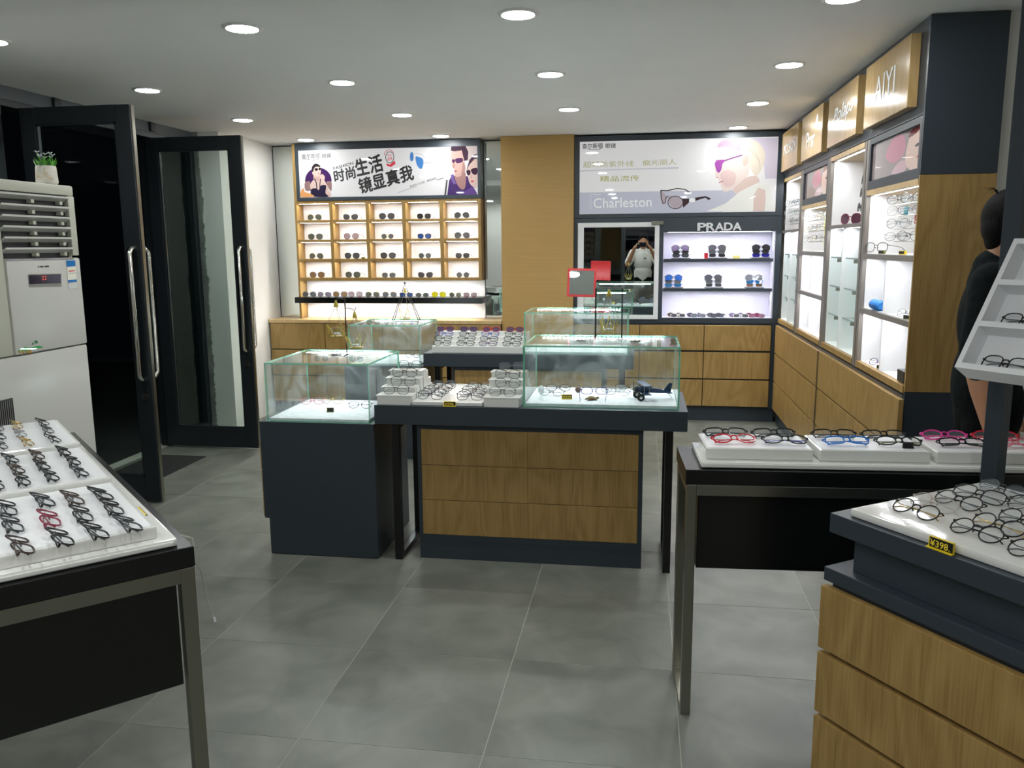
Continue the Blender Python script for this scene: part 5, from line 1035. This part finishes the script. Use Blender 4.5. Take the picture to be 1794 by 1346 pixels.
def blob(name, prims, m, parent, voxel=.008, sm=3):
    mb = MB()
    for pr in prims:
        if pr[0] == 'c': mb.add(*cap_mesh(*pr[1:]))
        else:
            _, c_, rad, eul = pr; v_, f_ = cap_mesh((0, 0, 0), (0, 0, 1e-7), 1, 1, 24, 10); E_ = Euler(eul).to_matrix()
            mb.add([Vector(c_)+E_ @ Vector((q_.x*rad[0], q_.y*rad[1], q_.z*rad[2])) for q_ in v_], f_)
    o = obj(name, mb, m, None); md = o.modifiers.new('r', 'REMESH'); md.mode = 'VOXEL'; md.voxel_size = voxel; s_ = o.modifiers.new('s', 'SMOOTH'); s_.iterations = sm; s_.factor = .5
    bpy.context.view_layer.update(); me = bpy.data.meshes.new_from_object(o.evaluated_get(bpy.context.evaluated_depsgraph_get())); bpy.data.objects.remove(o)
    me.name = name; me.materials.clear(); me.materials.append(M[m]); me.shade_smooth()
    o = bpy.data.objects.new(name, me); C.objects.link(o); o.parent = parent; return o
mat('skin', (190, 140, 108), .5); noise_mix('hair_black', (9, 8, 9), (26, 24, 24), scale=(220, 220, 25), rough=.75, spec=.15, bump=.8); noise_mix('shirt_black', (16, 20, 21), (24, 29, 30), scale=(40, 40, 40), rough=.9, spec=.1); mat('trouser_black', (12, 13, 15), .9, spec=.1); mat('shirt_white', (222, 222, 218), .8); mat('shoe_dark', (30, 30, 32), .6)
def lerp(a, b, t_): return Vector(a).lerp(Vector(b), t_)
def hand(W, d, side, curl=.4, palm=None):
    """palm plus five bent fingers from wrist W along direction d; side = direction of the thumb"""
    W, d, s_ = Vector(W), Vector(d).normalized(), Vector(side).normalized(); n_ = d.cross(s_).normalized(); pr = []
    k = W+d*.045
    for o_ in (-.024, -.008, .008, .024): pr.append(('c', W+s_*o_*.6, W+d*.085+s_*o_, .014, .0105))
    for i, (o_, ln) in enumerate(((.028, .068), (.010, .076), (-.009, .070), (-.027, .055))):
        b_ = W+d*.085+s_*o_; m1 = b_+(d*math.cos(curl*.5)+n_*math.sin(curl*.5))*ln*.5; m2 = m1+(d*math.cos(curl*1.4)+n_*math.sin(curl*1.4))*ln*.5
        pr += [('c', b_, m1, .0095, .0085), ('c', m1, m2, .0085, .007)]
    t0 = W+d*.02+s_*.022; t1 = t0+(d*.6+s_*.7).normalized()*.04; t2 = t1+(d*.9+n_*.3).normalized()*.03
    return pr+[('c', t0, t1, .012, .0105), ('c', t1, t2, .0105, .008)]
def person(loc, rz, label, arms, headp, shirt, H=1.0, legs=True):
    """arms: {side: (elbow, wrist, hand dir, thumb dir, curl)}; local x right, y forward"""
    t = thing('person', label, 'person', loc, rz); hc = Vector(headp)
    pr = [('e', (0, 0, 1.26), (.150, .095, .20), (0, 0, 0)), ('e', (0, .0, 1.05), (.135, .092, .16), (0, 0, 0)), ('e', (0, .012, .93), (.148, .10, .11), (0, 0, 0)), ('c', (-.13, -.01, 1.41), (.13, -.01, 1.41), .055, .055),
          ('c', (0, -.015, 1.40), lerp((0, 0, 1.45), hc, .45), .062, .054)]
    pr += [('e', hc, (.076, .094, .115), (0, 0, 0)), ('e', hc+Vector((0, .018, -.05)), (.058, .07, .075), (0, 0, 0)), ('c', hc+Vector((0, .088, .0)), hc+Vector((0, .108, -.028)), .009, .014), ('e', hc+Vector((0, .075, -.058)), (.024, .012, .008), (0, 0, 0))]
    for s in (-1, 1):
        pr += [('e', hc+Vector((s*.079, -.005, -.012)), (.010, .020, .032), (.2, 0, 0)), ('e', hc+Vector((s*.032, .082, .012)), (.014, .010, .009), (0, 0, 0))]
        e_, w_, hd_, th_, cu = arms[s]; sh_ = Vector((s*.175, -.01, 1.40)); pr += [('c', sh_, e_, .052, .042), ('c', e_, lerp(e_, w_, .35), .043, .042), ('c', lerp(e_, w_, .35), w_, .042, .026)]+hand(w_, hd_, th_, cu)
        pr += [('c', (s*.078, .012, .88), (s*.095, .01, .50), .078, .056), ('c', (s*.10, 0, .50), (s*.10, -.025, .09), .056, .038), ('c', (s*.10, -.04, .045), (s*.105, .13, .032), .036, .028)]
    blob('body', pr, 'skin', t, .007)
    sp = [('e', (0, 0, 1.26), (.170, .118, .21), (0, 0, 0)), ('e', (0, -.005, 1.03), (.160, .118, .20), (0, 0, 0)), ('c', (0, .01, .90), (0, .01, .96), .116, .12), ('c', (-.14, -.01, 1.405), (.14, -.01, 1.405), .068, .068), ('c', (0, -.012, 1.40), (0, -.012, 1.45), .085, .072)]
    for s in (-1, 1):
        e_ = Vector(arms[s][0]); sh_ = Vector((s*.175, -.01, 1.40)); sp += [('c', sh_, lerp(sh_, e_, .82), .074, .068)]
    blob('shirt', sp, shirt, t, .009, 4)
    tp = [('e', (0, .015, .92), (.160, .112, .12), (0, 0, 0))]
    for s in (-1, 1): tp += [('c', (s*.078, .015, .88), (s*.095, .01, .50), .088, .07), ('c', (s*.10, 0, .50), (s*.10, -.02, .10), .07, .062)]
    blob('trousers', tp, 'trouser_black', t, .010)
    for s in (-1, 1): blob('shoe', [('c', (s*.10, -.055, .047), (s*.11, .15, .04), .044, .038)], 'shoe_dark', t, .008)
    hp = [('e', hc+Vector((0, -.014, .030)), (.087, .099, .102), (0, 0, 0)), ('e', hc+Vector((0, -.045, -.005)), (.080, .066, .078), (0, 0, 0)), ('e', hc+Vector((0, -.055, -.05)), (.058, .042, .05), (0, 0, 0)), ('c', hc+Vector((-.05, .07, .075)), hc+Vector((.05, .07, .075)), .022, .022)]
    stray = MB()
    for k in range(12): a = random.uniform(-1, 1); b_ = hc+Vector((a*.04, -.06, .10)); c_ = random.uniform(.3, 1); stray.tube([b_, b_+Vector((a*.01, -.02*c_, .02+.012*c_)), b_+Vector((a*.02, -.055*c_, .024+.016*a*c_))], [.0012, .0008, .0003], 4)
    blob('hair', hp, 'hair_black', t, .006, 2); obj('stray_hair', stray, 'hair_black', t, local=True)
    for s in (-1, 1):
        ey = obj('eye', MB().lathe([(.0005, -.006), (.006, -.004), (.0085, 0), (.006, .004), (.0005, .006)], 10, tuple(hc+Vector((s*.032, .083, .012)))), 'white_lacquer', t, True, local=True)
        obj('iris', MB().lathe([(.0005, -.004), (.004, 0), (.0005, .004)], 8, tuple(hc+Vector((s*.032, .0885, .012)))), 'ink_dark', ey, True, local=True)
        obj('eyebrow', MB().tube([hc+Vector((s*.016, .094, .030)), hc+Vector((s*.032, .092, .035)), hc+Vector((s*.05, .080, .031))], .0028, 5), 'hair_black', t, local=True)
    obj('lips', MB().tube([hc+Vector((-.020, .083, -.060)), hc+Vector((0, .0885, -.058)), hc+Vector((.020, .083, -.060))], [.002, .005, .002], 6), mat('lip', (160, 95, 85), .5) and 'lip', t, True, local=True)
    return t
person((1.285, 3.28, 0), math.atan2(-.93, -.37), 'person in black T-shirt and black trousers standing by the end panel', {1: ((.245, -.035, 1.125), (.255, .035, .875), (.02, .12, -1), (-.3, 1, .1), .35), -1: ((-.245, -.02, 1.125), (-.24, .08, .88), (0, .15, -1), (.3, 1, .1), .35)}, (0, .045, 1.605), 'shirt_black')
t = person((0.03, -.40, 0), 0, 'person in white T-shirt holding up a phone, seen in the framed mirror', {1: ((.27, .10, 1.20), (.115, .29, 1.50), (-.55, .25, .6), (-.4, -.1, 1), .9), -1: ((-.27, .10, 1.20), (-.145, .29, 1.50), (.55, .25, .6), (.4, -.1, 1), .9)}, (0, .02, 1.61), 'shirt_white')
obj('chest_logo', MB().box(.04, -.272, 1.30, .085, -.268, 1.318), 'ink', t)
t = thing('phone', 'black phone held up by the person in white', 'phone', (0, -.045, 1.545)); obj('body', MB().box(-.078, -.006, -.038, .078, .004, .038, .003), 'display_black', t, local=True); obj('camera_bump', MB().box(-.072, .004, .005, -.04, .006, .03, .0008), 'chrome_worn', t, local=True)
